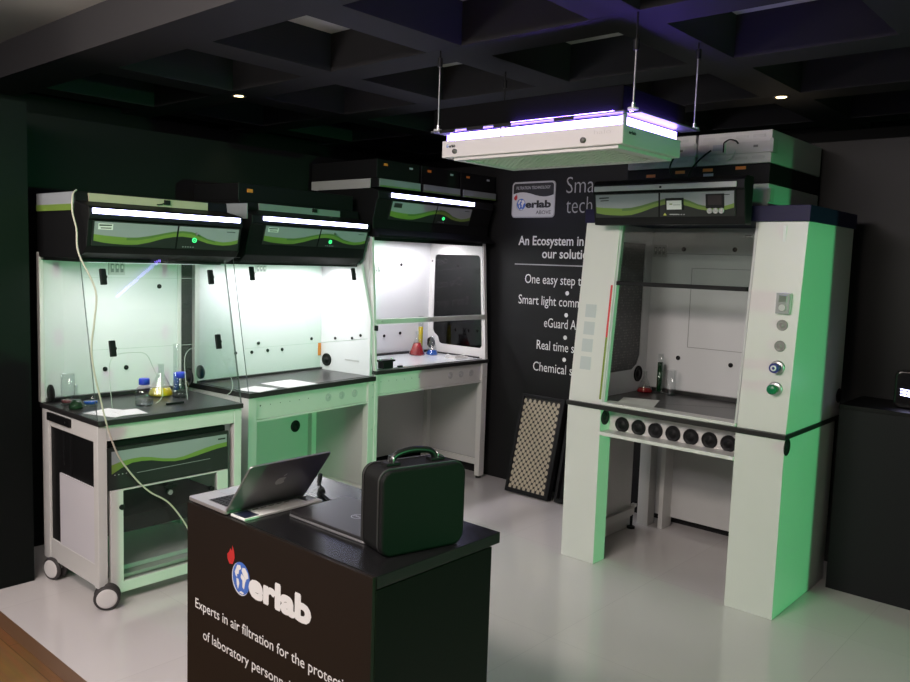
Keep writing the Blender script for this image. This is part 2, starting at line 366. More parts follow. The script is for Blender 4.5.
def front_pane(parent, name, xt, zt, xb, zb, y0, y1, t=0.006, m=None, edge=None):
    """sloped rectangular pane facing +d"""
    n = Vector((zt-zb, 0, xb-xt)).normalized()*t
    vs = [(xb,y0,zb),(xb,y1,zb),(xt,y1,zt),(xt,y0,zt)]; vs = vs+[(a+n.x, b, c+n.z) for a, b, c in vs]
    mb = MB(); m = m or GLASS; e = edge or GLASSE
    mb.add(vs, [(0,1,2,3),(7,6,5,4)], m); mb.add(vs, [(0,4,5,1),(1,5,6,2),(2,6,7,3),(3,7,4,0)], e)
    return mb.build(name, parent)
def led_bar(parent, x, y0, y1, z0, z1, m, label=None):
    o = MB().box(x-.012, x+.004, y0, y1, z0, z1, m).build('light_strip', parent, 0.003)
    if label: o['label'] = label
    return o
def ring_led(parent, P, u, v):
    c = Vector(P(u, v, 0.008)); n = (Vector(P(u, v, 1))-Vector(P(u, v, 0)))
    mb = MB(); mb.lathe([(0.0085, 0), (0.0125, 0), (0.0125, .003), (0.0085, .003), (0.0085, 0)], c, GLED, 20, n)
    mb.lathe([(0.0005, .001), (0.0035, .001), (0.0035, .0025), (0.0005, .0025)], c, GLED, 12, n)
    o = mb.build('status_light', parent); o['label'] = 'round green status light'; return o
def clip(parent, P, u, v, w=0.030, h=0.076):
    """black hinge clip on the sloped front pane"""
    mb = MB(); pts = []
    for du, dv, d in ((-1,-1,0),(1,-1,0),(1,1,0),(-1,1,0),(-1,-1,1),(1,-1,1),(1,1,1),(-1,1,1)):
        pts.append(P(u+du*w/2, v+dv*h/2, 0.006+0.016*d))
    mb.add(pts, [(3,2,1,0),(4,5,6,7),(0,1,5,4),(1,2,6,5),(2,3,7,6),(3,0,4,7)], BLACKP)
    a = Vector(P(u+w/2, v, 0.014)); mb.cyl(a-Vector((0, .006, 0)), a+Vector((0, .004, 0)), 0.008, BLACKP, n=14)
    return mb.build('pane_clip', parent, 0.004)
def hood_lamp(parent, name, x, y0, y1, z, power, tilt=0.0):
    """fluorescent lamp under the filter head: housing with a lit diffuser, and its light"""
    MB().box(x-.05, x+.05, y0, y1, z, z+.02, PALEGREY).box(x-.04, x+.04, y0+.01, y1-.01, z-.006, z, mat('hood_lamp', (1, 1, 1), 0.4, emit=(0.93, 0.97, 1.0), estr=2.0)).build('lamp', parent)
    d = bpy.data.lights.new(name, 'AREA'); d.shape = 'RECTANGLE'; d.size = 0.09; d.size_y = (y1-y0); d.energy = power; d.color = (1.0, 0.935, 1.0)
    o = bpy.data.objects.new(name, d); COL.objects.link(o); o.parent = parent; o.location = (x, (y0+y1)/2, z-.012); o.rotation_euler = (0, tilt, 0)
    return o

# ---------------------------------------------------------------- mobile cart under the first hood
cart = thing('mobile_cart', 'white mobile cart on casters with black worktop under the leftmost hood', 'cart', (-4.33, 1.69, 0))
D = 0.645; WD = 0.78
mb = MB()
for x0, y0 in ((0.02, 0.0), (D-.045, 0.0), (0.02, WD-.045), (D-.045, WD-.045)): mb.box(x0, x0+.045 if x0 > .1 else x0+.08, y0, y0+.045, 0.095, 0.88, WHITE)
mb.box(.1, D-.045, 0.003, .04, .80, .88, WHITE); mb.box(.1, D-.045, WD-.04, WD-.003, .80, .88, WHITE)
mb.box(D-.04, D-.003, .045, WD-.045, .805, .88, WHITE); mb.box(.023, .06, .045, WD-.045, .80, .88, WHITE)
mb.box(.1, D-.045, 0.003, .04, .10, .21, WHITE); mb.box(.1, D-.045, WD-.04, WD-.003, .10, .21, WHITE); mb.box(.05, D-.05, .04, WD-.04, .10, .12, WHITE)
mb.build('frame', cart, 0.003)
wt = MB().box(0.0, D+.012, -.004, WD+.004, .882, .908, TOPBLACK).box(0.02, 0.05, 0.02, WD-.02, .908, .93, TOPBLACK).build('worktop', cart, 0.003)
o = MB().box(.10, .36, -.010, 0.003, .832, .872, BLACK); o.cyl((.14, -.012, .852), (.14, -.009, .852), .004, STEEL, n=10); o.cyl((.32, -.012, .852), (.32, -.009, .852), .004, STEEL, n=10)
o.build('bracket', cart, 0.002)
o = MB().box(.1, D-.045, .012, .022, .21, .80, BLACK).box(.33, .345, .006, .013, .585, .78, BLACKP).box(.25, .26, .006, .013, .62, .80, BLACKP).build('side_panel', cart); o['label'] = 'black side panel'
o = MB().box(.215, D-.046, .004, .012, .205, .578, mat('white_sheet', (0.68, 0.66, 0.70), 0.45)).build('cover_sheet', cart); o['label'] = 'white sheet over the lower side'
MB().box(.025, .04, .045, WD-.045, .12, .80, LINER).build('back_panel', cart)
door = MB()
dy0, dy1, dz0, dz1 = .062, .70, .05, .56
frame_prism(door, [(dy0,dz0),(dy1,dz0),(dy1,dz1),(dy0,dz1)], [(dy0+.062,dz0+.055),(dy1-.065,dz0+.055),(dy1-.065,dz1-.006),(dy0+.062,dz1-.006)], 'x', D-.03, D-.003, WHITE)
door = door.build('door', cart, 0.002)
MB().prism([(dy0+.06,dz0+.05),(dy1-.06,dz0+.05),(dy1-.06,dz1-.005),(dy0+.06,dz1-.005)], 'x', D-.016, D-.010, SMOKE).build('pane', door)
mb = MB(); mb.cyl((D-.010, .36, .535), (D+.012, .36, .535), .017, BLACKP, n=18); mb.box(D+.008, D+.018, .325, .395, .530, .540, BLACKP); mb.cyl((D-.010, .365, .500), (D+.004, .365, .500), .012, STEEL, n=16)
mb.build('lock', door, 0.001)
for yy in (.115, .60): MB().cyl((D-.010, yy, .475), (D+.006, yy, .475), .013, BLACKP, n=16).build('hinge_knob', door)
o = MB().box(.06, D-.05, .05, WD-.05, .33, .41, BLACK).build('shelf', cart)
MB().prism(rrect(.10, D-.10, .10, WD-.14, .06), 'z', .123, .145, LINER).build('tray', cart)
for px, py, rz in ((.655, .022, 62), (.12, .008, 18), (.62, WD-.03, 40), (.12, WD-.03, 20)):
    mb = MB()
    mb.cyl((0, 0, .088), (0, 0, .104), .016, WHITE, n=14); mb.box(-.026, .026, -.026, .026, .100, .106, WHITE)
    mb.prism([(-.05,.072),(-.03,.104),(.03,.104),(.055,.070),(.03,.052),(-.02,.048)], 'y', -.010, .010, WHITE)
    c = mb.build('caster', cart, 0.002, (px, py, 0)); c.rotation_euler = (0, 0, math.radians(rz)); c.scale = (.92, .92, .92)
    w = MB()
    for s_ in (-1, 1):
        w.lathe([(.0005,.0),(.050,.0),(.060,.004),(.0655,.012),(.060,.021),(.052,.024),(.0005,.024)], (.012, s_*.010, .0655), RUBBER, 28, (0, s_, 0))
        w.lathe([(.0005,.0275),(.034,.0275),(.048,.0262),(.053,.022),(.053,.015)], (.012, s_*.010, .0655), mat('wheel_cap', (0.66, 0.64, 0.63), 0.35), 28, (0, s_, 0))
    w.build('wheel', c)

# filter module hung inside the cart
fm_ = thing('filter_module', 'black filter module with green wave front slid into the mobile cart', 'filter module', (-4.33, 1.69, 0))
MB().box(.08, D-.025, .052, WD-.085, .567, .795, BLACK).build('housing', fm_, 0.003)
mb = MB().box(D-.025, D-.010, .050, .705, .562, .768, FBLACK); mb.build('front_panel', fm_, 0.002)
mb = MB(); y0, y1 = .07, .695
P = lambda u, v, d=0: (D-.009+d, y0+(y1-y0)*u, .625+.125*v)
WV2 = [(0,.48,.12),(.08,.58,.32),(.16,.62,.45),(.24,.62,.46),(.32,.55,.42),(.42,.42,.30),(.52,.34,.22),(.6,.36,.22),(.7,.46,.28),(.8,.56,.36),(.9,.63,.44),(1,.66,.48)]
for i in range(len(WV2)-1):
    (u0,t0,b0),(u1,t1,b1) = WV2[i], WV2[i+1]
    mb.add([P(u0,t0),P(u1,t1),P(u1,1),P(u0,1)], [(0,1,2,3)], FGREY); mb.add([P(u0,b0),P(u1,b1),P(u1,t1),P(u0,t0)], [(0,1,2,3)], FGREEN)
flat_poly(mb, [(.915,.80),(.985,.80),(.985,.86),(.915,.86)], lambda u, v: P(u, v, .0006), INK)
flat_poly(mb, [(.20,.02),(.84,.06),(.84,.075),(.20,.035)], lambda u, v: P(u, v, .0006), TEXTG)
for k in range(5): flat_poly(mb, [(.02+k*.03,.06),(.03+k*.03,.06),(.03+k*.03,.10),(.02+k*.03,.10)], lambda u, v: P(u, v, .0006), TEXTG)
mb.build('fascia', fm_)

# ---------------------------------------------------------------- hood 1 on the cart
h1 = thing('fume_hood', 'clear-walled fume hood standing on the wheeled cart, nearest the wood floor', 'fume hood', (-4.33, 1.69, 0))
Z0 = .908; ZG = 1.682
MB().box(0.0, .018, .0, WD-.01, Z0, 1.66, LINER).build('back_panel', h1)
for yy in (-.004, WD-.02): MB().box(-.012, .022, yy, yy+.024, Z0+.001, 1.68, WHITE).build('back_post', h1, 0.002)
side = [(.018,Z0),(.640,Z0),(.47,ZG),(.018,ZG)]
for yy, nm in ((0.0, 'side_pane'), (WD-.006, 'side_pane')): pane_y(h1, nm, side, yy, .006)
front_pane(h1, 'front_pane', .470, ZG, .640, Z0, .0, WD)
MB().box(.435, .45, .01, WD-.01, 1.640, 1.662, BLACK).box(.02, .44, .008, .02, 1.640, 1.658, BLACK).box(.02, .44, WD-.02, WD-.008, 1.640, 1.658, BLACK).build('head_skirt', h1)
FP = lambda u, v, d=0.0: (.470+(.170)*(ZG-v)/(ZG-Z0)+d*.977, u, v+d*.21)
mb = MB()
for v in (1.232, 1.568): mb.box(FP(0, v)[0]+.0065, FP(0, v)[0]+.0075, .01, WD-.01, v-.0012, v+.0012, GLASSL)
def arch(y0, y1, z0, z1, r=.06, skew=.03):
    pts = [(y0, z0), (y0+skew*.2, z1-r*1.2), (y0+.03, z1-.015), (y0+.07, z1), (y1-.09, z1), (y1-.055, z1-.02), (y1-.04, z1-r), (y1, z0+.07), (y1-.01, z0+.02), (y1-.04, z0)]
    return [FP(u, v, .0075) for u, v in pts]
mb.tube(arch(.075, .335, Z0+.05, 1.207), .0016, GLASSL, 6, 5); mb.tube(arch(.465, .735, Z0+.05, 1.211), .0016, GLASSL, 6, 5)
o = mb.build('pane_cutout_edges', h1); o['label'] = 'bright cut edges of arm openings'
for u, v in ((.097, 1.57), (.674, 1.573), (.105, 1.232), (.675, 1.236)): clip(h1, FP, u, v)
for y, z in ((.648, 1.505), (.332, 1.056), (.451, 1.056)): plug(h1, (.018, y, z), (1, 0, 0), .013)
disc(h1, 'port_disc', (.11, .0065, .967), (0, 1, 0), .045, BLACKP)
disc(h1, 'port_disc', (.123, WD-.0065, .985), (0, -1, 0), .05, BLACKP)
outlet(h1, (.018, .40, 1.605), .09, .075)
def head(root, name, prof, y0, y1, m=BLACK):
    return MB().prism(prof, 'y', y0, y1, m).build(name, root, 0.004)
hd = head(h1, 'filter_head', [(0,1.655),(.0,1.972),(.435,1.972),(.445,1.925),(.575,1.900),(.590,1.892),(.590,1.842),(.580,1.838),(.556,1.716),(.530,1.685),(.45,1.655)], -.003, WD+.035)
mb = MB(); mb.box(.012, .433, -.007, -.003, 1.882, 1.968, FGREY); mb.box(.012, .433, -.009, -.0031, 1.882, 1.912, FGREEN); mb.build('side_label', h1)
o = MB().box(.435, .452, .06, .69, 1.927, 1.966, CREAM).build('top_strip', h1); o['label'] = 'cream strip along the top'
o = MB().box(.452, .462, .44, .47, 1.938, 1.962, BLACKP).tube([(.457,.44,1.945),(.457,.42,1.938),(.457,.40,1.936)], .003, BLACKP).build('latch', h1)
led_bar(h1, .592, .012, .798, 1.866, 1.890, LED, 'lit white light strip')
P = wave_fascia('fascia', h1, .581, 1.835, .558, 1.720, .018, .80, .54); ring_led(h1, P, .665, .40)
MB().cyl((.575, .545, 1.80), (.59, .545, 1.795), .006, STEEL, n=12).build('key_switch', h1)
hood_lamp(h1, 'hood_lamp_light', .34, .08, WD-.08, 1.644, 3.6)

# beige power cord hanging down the front of the cart hood
mb = MB(); mb.tube([(-3.90,1.70,1.976),(-3.865,1.668,1.95),(-3.84,1.655,1.87),(-3.80,1.655,1.79),(-3.78,1.655,1.68),(-3.67,1.68,1.52),(-3.655,1.668,1.384),(-3.66,1.655,1.257),(-3.65,1.66,1.156),(-3.645,1.688,1.015),(-3.64,1.714,.894),(-3.64,1.765,.745),(-3.64,1.848,.619),(-3.64,1.924,.536),(-3.64,2.029,.455),(-3.62,2.122,.30),(-3.58,2.17,.12),(-3.55,2.2,.004),(-3.45,2.22,.004)], .0042, CABLE)
tag(mb.build('power_cord'), 'beige power cord hanging down in front of the leftmost hood and cart', 'cord')

# ---------------------------------------------------------------- hood 2
h2 = thing('fume_hood', 'fume hood with sloped clear front on white stand, middle of three along left wall', 'fume hood', (-4.498, 2.611, 0), math.radians(4.6))
D2 = .60; W2 = 1.06; Z2 = .912
def stand(root, D, W, Z, apron, leftpanel=True, rightleg=.06, leftleg=.06):
    mb = MB(); mb.box(D-.05, D, 0, leftleg, 0.02, Z-.03, WHITE); mb.box(D-.05, D, W-rightleg, W, 0.02, Z-.03, WHITE)
    for y in (W-.06, .0): mb.box(.0, .06, y, y+.06, .02, Z-.03, WHITE)
    mb.box(.06, D-.05, W-.035, W-.02, .10, .15, WHITE)
    mb.box(.03, D-.02, .06, W-.06, Z-.05, Z-.03, WHITE)
    mb.build('frame', root, 0.003)
    a = MB(); a.box(D-.030, D-.018, leftleg, W-rightleg, apron+.012, Z-.03, WHITE); a.box(D-.030, D-.004, leftleg, W-rightleg, apron, apron+.012, WHITE)
    for k in range(6): a.cyl((D-.019, leftleg+.04+k*.075, Z-.085), (D-.0172, leftleg+.04+k*.075, Z-.085), .004, BLACKP, n=8)
    a.build('apron', root, 0.0015)
    for k in (-.415, -.295, -.175): disc(root, 'apron_cap', (D-.018, W+k, (apron+Z-.03)/2+.005), (1, 0, 0), .026, PALEGREY, .004)
    MB().box(0.02, D-.05, W-.018, W-.004, .15, Z-.03, mat('panel_grey', (0.56, 0.56, 0.55), 0.4)).build('side_panel', root)
    if leftpanel: MB().box(0.0, D-.05, .002, .02, .10, Z-.03, WHITE).build('side_panel', root)
    MB().box(0.0, .018, .06, W-.06, .14, Z-.03, mat('panel_grey', (0.56, 0.56, 0.55), 0.4)).build('back_panel', root)
    for px in (.03, D-.03):
        for py in (.03, W-.03): MB().cyl((px, py, 0), (px, py, .012), .022, BLACKP).cyl((px, py, .01), (px, py, .04), .008, STEEL, n=12).build('foot', root)
    for z in (Z-.055, Z-.14, .55, .30):
        MB().cyl((D, W-.02, z), (D+.002, W-.02, z), .005, STEEL, n=10).build('screw', root)
stand(h2, D2, W2, Z2, .735)
disc(h2, 'back_port', (.018, .88, .51), (1, 0, 0), .042, BLACKP)
MB().box(.0, D2+.01, -.004, W2+.002, Z2-.03, Z2, TOPBLACK).box(.10, D2-.03, .02, W2-.025, Z2-.001, Z2+.002, TOPMID).box(0.098, .115, .01, W2-.022, Z2, Z2+.016, TOPBLACK).build('worktop', h2, 0.003)
MB().box(0.08, .098, .0, W2-.022, Z2, 1.66, LINER).build('back_panel', h2)
MB().prism([(.0,Z2),(D2-.03,Z2),(D2-.03,1.29),(.47,1.66),(0,1.66)], 'y', W2-.022, W2, LINER).build('side_panel', h2)
side = [(.098,Z2),(D2-.005,Z2),(.447,ZG),(.098,ZG)]
MB().box(.07, .10, -.004, .03, Z2+.001, 1.68, WHITE).build('back_post', h2, 0.002)
pane_y(h2, 'side_pane', side, 0.0, .006)
front_pane(h2, 'front_pane', .447, ZG, D2-.005, Z2, .0, W2-.014)
MB().box(.42, .435, .01, W2-.02, 1.642, 1.660, BLACK).box(.02, .42, .008, .02, 1.642, 1.655, BLACK).build('head_skirt', h2)
FP2 = lambda u, v, d=0.0: (.447+(D2-.005-.447)*(ZG-v)/(ZG-Z2)+d*.977, u, v+d*.2)
mb = MB()
for v in (1.165,): mb.box(FP2(0, v)[0]+.0065, FP2(0, v)[0]+.0075, .01, W2-.03, v-.0012, v+.0012, GLASSL)
mb.build('pane_seam', h2)
for u, v in ((.114, 1.589), (.959, 1.592)): clip(h2, FP2, u, v, .030, .08)
outlet(h2, (.098, .49, 1.612), .09, .055)
for y, z in ((.298, 1.076), (.426, 1.073), (.557, 1.076), (.681, 1.074), (.48, 1.129), (.946, 1.132)): plug(h2, (.098, y, z), (1, 0, 0), .011)
for x, z in ((.24, 1.142), (.402, 1.156), (.481, 1.181)): plug(h2, (x, W2-.0225, z), (0, -1, 0), .010)
disc(h2, 'port_disc', (.160, W2-.0225, .985), (0, -1, 0), .045, BLACKP)
disc(h2, 'port_disc', (.137, .0065, .985), (0, 1, 0), .042, mat('port_grey', (0.13, 0.13, 0.13), 0.4))
o = MB().box(.098, .104, W2-.050, W2-.026, 1.01, 1.10, ORANGE).build('warning_label', h2); o['label'] = 'orange warning label in the back corner'
MB().box(.34, .47, W2-.026, W2-.022, .998, 1.008, PALEGREY).build('air_slot', h2)
head(h2, 'filter_head', [(0,1.65),(.0,2.012),(.44,2.012),(.45,1.962),(.535,1.935),(.555,1.928),(.555,1.880),(.545,1.877),(.510,1.762),(.495,1.700),(.44,1.655)], .05, W2-.03)
mb = MB(); mb.box(.10, .515, .045, .05, 1.905, 1.992, FGREY); mb.build('side_label', h2)
o = MB().box(.44, .456,   .184, .845, 1.963, 2.002, mat('strip_grey', (0.20, 0.23, 0.22), 0.5)).build('top_strip', h2)
MB().box(.456, .466, .60, .635, 1.978, 2.0, BLACKP).build('latch', h2)
led_bar(h2, .557, .130, .998, 1.899, 1.923, LED, 'lit white light strip')
P = wave_fascia('fascia', h2, .546, 1.876, .512, 1.765, .150, 1.012, .505); ring_led(h2, P, .625, .32)
MB().cyl((.545, .71, 1.85), (.558, .71, 1.848), .006, STEEL, n=12).build('key_switch', h2)
hood_lamp(h2, 'hood_lamp_light', .29, .08, W2-.08, 1.646, 7.6)
t = thing('filter_module', 'black box stacked on top of the middle left hood', 'filter module', (-4.498, 2.611, 2.012), math.radians(4.6))
MB().box(0.0, .42, .06, W2-.06, 0, .10, BLACK).build('housing', t, 0.004); MB().box(.42, .424, .12, .16, .05, .07, ORANGE).build('tag', t)

# ---------------------------------------------------------------- hood 3
h3 = thing('fume_hood', 'taller fume hood with white work surface and dark side window beside the printed wall', 'fume hood', (-4.62, 3.714, 0))
D3 = .64; W3 = 1.196; Z3 = .952
stand(h3, D3, W3, Z3, .772, True, .06, .03)
disc(h3, 'back_port', (.018, .62, .68), (1, 0, 0), .042, BLACKP)
MB().box(.0, D3+.01, 0, W3+.006, Z3-.03, Z3-.004, TOPBLACK).box(.02, D3-.03, .02, W3-.03, Z3-.005, Z3, mat('white_work_surface', (0.62, 0.66, 0.68), 0.12)).box(0.02, .045, .02, W3-.03, Z3-.004, Z3+.018, TOPBLACK).box(.045, D3-.06, W3-.055, W3-.03, Z3-.004, Z3+.012, TOPBLACK).build('worktop', h3, 0.002)
MB().box(0.0, .018, .0, W3-.012, Z3, 1.88, LINER).build('back_panel', h3)
MB().prism([(0,Z3),(D3-.04,Z3),(D3-.10,1.85),(0,1.85)], 'y', .002, .014, LINER).build('side_panel', h3)
sp_ = MB()
n = 6
outer = []; inner = []
x0, x1, z0, z1 = .07, D3-.055, 1.03, 1.755
inner = rrect(x0, x1, z0, z1, .03, n)
# stepped lower back corner
k0 = 2*(n+1); inner[k0:k0+n+1] = [(x0, 1.14), (x0+.012, 1.115), (x0+.035, 1.10), (x0+.055, 1.085), (x0+.064, 1.06), (x0+.075, 1.038), (x0+.10, z0)]
inner = [(px-(.062*(pz-Z3)/(1.85-Z3) if px > .3 else 0)+(.02 if px > .3 else 0), pz) for px, pz in inner]
X0, X1, Q0, Q1 = .018, D3-.03, Z3, 1.86
for i, (px, pz) in enumerate(inner):
    c = i//(n+1); outer.append([(X1-.062,Q1),(X0,Q1),(X0,Q0),(X1,Q0)][c])
# spread duplicate corner points slightly so faces stay valid
outer = [(px+(1 if px < .2 else -1)*1e-4*(i % (n+1)), pz) for i, (px, pz) in enumerate(outer)]
frame_prism(sp_, outer, inner, 'y', W3-.03, W3-.014, WHITE)
sd = sp_.build('side_panel', h3)
MB().prism([(px, pz) for px, pz in inner], 'y', W3-.024, W3-.020, DARKPANE).build('window_pane', sd)
for px, pz in ((D3-.08, 1.55), (D3-.055, 1.20), (D3-.06, 1.24), (.045, 1.70)): plug(sd, (px, W3-.0305, pz), (0, -1, 0), .007)
disc(h3, 'port_disc', (.055, W3-.0305, 1.03), (0, -1, 0), .045, BLACKP)
sl3 = lambda z: .062*(z-Z3)/(1.85-Z3)
post = [(D3-.035,Z3-.004),(D3,Z3-.004),(D3-sl3(1.846),1.846),(D3-.035-sl3(1.846),1.846)]
MB().prism(post, 'y', .0, .018, WHITE).build('front_post', h3, 0.002)
MB().prism(post, 'y', W3-.03, W3, WHITE).build('front_post', h3, 0.002)
mb = MB().box(D3-.022-sl3(1.28), D3+.004-sl3(1.28), .018, W3-.03, 1.262, 1.296, mat('sash_rail', (0.62, 0.64, 0.60), 0.35)); mb.build('sash_rail', h3, 0.002)
for yy in (.07, .55, W3-.10): MB().cyl((D3+.004-sl3(1.28), yy, 1.28), (D3+.008-sl3(1.28), yy, 1.28), .006, STEEL, n=10).build('screw', h3)
front_pane(h3, 'front_pane', D3-.012-sl3(1.85), 1.85, D3-.012-sl3(1.296), 1.296, .018, W3-.03, .005)
MB().box(D3-.002-sl3(1.24), D3+.02-sl3(1.24), .0, .018, 1.22, 1.255, BLACKP).build('sash_stop', h3, 0.002)
outlet(h3, (.018, .56, 1.623), .085, .06)
for y, z in ((.832, 1.662), (.546, 1.095), (.664, 1.103), (.838, 1.117)): plug(h3, (.018, y, z), (1, 0, 0), .012)
head(h3, 'filter_head', [(0,1.865),(.0,2.172),(.56,2.172),(.60,2.160),(.632,2.152),(.632,2.100),(.622,2.098),(.583,1.970),(.585,1.905),(.645,1.862),(.645,1.846),(.55,1.85)], -.002, W3+.01)
led_bar(h3, .634, .115, .975, 2.116, 2.144, LED, 'lit white light strip')
P = wave_fascia('fascia', h3, .623, 2.097, .585, 1.972, .13, .965, .535, True, INK); ring_led(h3, P, .645, .30)
MB().cyl((.61, .60, 2.065), (.63, .60, 2.062), .006, STEEL, n=12).build('key_switch', h3)
MB().box(.55, .57, .022, W3-.03, 1.825, 1.852, BLACK).build('head_skirt', h3)
hood_lamp(h3, 'hood_lamp_light', .24, .10, W3-.10, 1.845, 9.0)
for k, (a, b_) in enumerate(((.0, .405), (.425, .825), (.845, 1.245))):
    t = thing('filter_module', ('grey fronted filter module on the tallest left hood, at its end over the middle hood', 'grey fronted filter module on the tallest left hood, between two others', 'grey fronted filter module on the tallest left hood, at the printed wall end')[k], 'filter module', (-4.62, 3.722+a, 2.174), 0, 'grey filter modules on the tall left hood')
    w = b_-a
    MB().prism([(-.08,.003),(-.08,.062),(.615,.062),(.615,.003)], 'y', 0, w, BLACK).build('housing', t, 0.003)
    mb = MB().box(.616, .622, .008, w-.008, .006, .058, mat('module_grey', (0.20, 0.22, 0.23), 0.45)); mb.box(.6221, .6235, .008, w-.008, .006, .016, FGREEN2); mb.build('front_panel', t)
    if k == 0:
        mb = MB().prism([(-.075,.002),(-.075,.060),(.545,.060),(.545,-.092),(.32,-.092),(.32,-.045)], 'y', -.007, -.003, mat('side_grey', (0.34, 0.34, 0.33), 0.5)); mb.build('side_panel', t)
    t = thing('filter_module', ('black upper filter module with small labels, at the left end above the tallest left hood', 'black upper filter module with small labels, centred above the tallest left hood', 'black upper filter module with small labels, above the tall hood by the printed wall')[k], 'filter module', (-4.62, 3.722+a, 2.237), 0, 'black filter modules on the tall left hood')
    MB().box(-.08, .60, 0.0, w, 0, .125, BLACK).build('housing', t, 0.003)
    box(.60, .603, w*.15, w*.15+.035, .085, .100, ORANGE).build('tag', t)['label'] = 'small orange tag'; box(.60, .603, w*.75, w*.75+.03, .085, .098, LBLUE).build('tag', t)['label'] = 'small pale tag'

# ---------------------------------------------------------------- right hood (faces the camera side)
rh = thing('fume_hood', 'large white walk-up fume hood with green lit side, right of the printed wall', 'fume hood', (-2.575, 3.93, 0), -PI/2)
# local: +X out of the front, +Y to the right of someone facing it
WR = 1.24; DR = -.80; TILT = .105
ZL = .912; ZT = 1.948
def xf(z): return -.005-TILT*(z-ZL)/(ZT-ZL)
# lower columns and base
mb = MB(); mb.box(-.12, 0, 0, .22, 0.002, ZL-.012, WHITE); mb.build('lower_column', rh)
mb = MB(); mb.box(-.12, 0, WR-.242, WR, 0.002, ZL-.012, WHITE); mb.build('lower_column', rh)
MB().box(DR+.03, -.1195, WR-.02, WR, .002, ZL-.012, WHITE).build('lower_side_panel', rh)
MB().box(DR+.03, -.1195, 0, .02, .002, ZL-.012, WHITE).build('lower_side_panel', rh)
mb = MB(); mb.box(DR+.03, -.10, .022, .05, .085, .135, WHITE); mb.box(-.80, -.77, .022, .05, .135, .155, WHITE); mb.build('bottom_rail', rh, 0.002)
MB().cyl((-.745, .045, 0), (-.745, .045, .014), .026, BLACKP).cyl((-.745, .045, .01), (-.745, .045, .09), .009, BLACKP, n=12).build('foot', rh)
mb = MB(); mb.box(-.95, -.86, .022, .10, .002, ZL-.03, WHITE); mb.build('rear_post', rh, 0.002)
mb = MB(); mb.box(-.88, -.87, .17, .185, .002, ZL-.03, WHITE); mb.box(-1.0, -.87, .185, .20, .002, ZL-.03, WHITE); mb.build('rear_post', rh, 0.001)
MB().box(-1.0, -.985, .02, WR-.1, .06, ZL-.03, mat('panel_grey', (0.56, 0.56, 0.55), 0.4)).build('back_panel', rh)
# apron with cable discs
MB().box(-.11, -.10, .22, WR-.242, .755, ZL-.012, WHITE).box(-.11, .006, .22, WR-.242, .755, .775, WHITE).build('apron', rh, 0.002)
for k in range(7): disc(rh, 'apron_port', (-.0995, .305+k*.1035, .814), (1, 0, 0), .0435, BLACKP, .007)
disc(rh, 'apron_port', (-.05, .2205, .85), (0, 1, 0), .043, BLACKP, .006)
# dark ledge all round
MB().box(DR, .012, -.006, WR+.006, ZL-.012, ZL+.014, TOPBLACK).build('ledge', rh, 0.003)
MB().box(-.09, .004, .222, WR-.244, ZL+.014, ZL+.032, WHITE).build('air_foil', rh, 0.004)
MB().box(-.72, -.09, .10, WR-.10, ZL+.014, ZL+.02, TOPMID).box(-.72, -.69, .10, WR-.1, ZL+.02, ZL+.045, TOPBLACK).build('work_surface', rh, 0.001)
# upper columns, side panels
def upcol(y0, y1, nm):
    return MB().prism([(xf(ZL+.014),ZL+.014),(xf(ZT),ZT),(xf(ZT)-.06,ZT),(xf(ZL)-.06,ZL+.014)], 'y', y0, y1, WHITE).build(nm, rh, 0.002)
upcol(0, .22, 'upper_column'); upcol(WR-.242, WR, 'upper_column')
for y in (0.0, WR-.02): MB().prism([(xf(ZL)-.058,ZL+.014),(xf(ZT)-.058,ZT),(DR-.03,ZT),(DR-.03,ZL+.014)], 'y', y, y+.02, WHITE).build('upper_side_panel', rh)
# liner
MB().box(-.74, -.725, .02, WR-.02, ZL+.02, ZT, LINER).build('back_liner', rh)
mb = MB(); fr = [(-.725,ZL+.02),(-.07,ZL+.02),(-.16,ZT),(-.725,ZT)]; iw = [(-.64,1.16),(-.61,1.10),(-.55,1.07),(-.16,1.07),(-.20,1.85),(-.64,1.85)]
fr = [(-.725,1.16),(-.725,1.0),(-.725,ZL+.02),(-.07,ZL+.02),(-.16,ZT),(-.725,ZT)]
frame_prism(mb, fr, iw, 'y', .085, .10, LINER); sl = mb.build('side_liner', rh)
MESHW = mat('mesh_window', (0.10, 0.10, 0.10), 0.4); 
MB().prism([(-.645,1.155),(-.615,1.095),(-.555,1.065),(-.155,1.065),(-.195,1.855),(-.645,1.855)], 'y', .086, .092, MESHW).build('mesh_window', sl)
nt = MESHW.node_tree; b = nt.nodes['Principled BSDF']; tc = nt.nodes.new('ShaderNodeTexCoord'); vo = nt.nodes.new('ShaderNodeTexVoronoi'); vo.inputs['Scale'].default_value = 60; vo.inputs['Randomness'].default_value = 0.25
cr = nt.nodes.new('ShaderNodeValToRGB'); cr.color_ramp.elements[0].position = .25; cr.color_ramp.elements[0].color = (.24,.24,.23,1); cr.color_ramp.elements[1].position = .5; cr.color_ramp.elements[1].color = (.07,.07,.07,1)
nt.links.new(tc.outputs['Object'], vo.inputs['Vector']); nt.links.new(vo.outputs['Distance'], cr.inputs[0]); nt.links.new(cr.outputs[0], b.inputs['Base Color'])
disc(rh, 'port_disc', (-.62, .1005, 1.04), (0, 1, 0), .05, BLACKP)
MB().box(-.725, -.10, WR-.115, WR-.10, ZL+.02, ZT-.02, LINER).build('side_liner', rh)
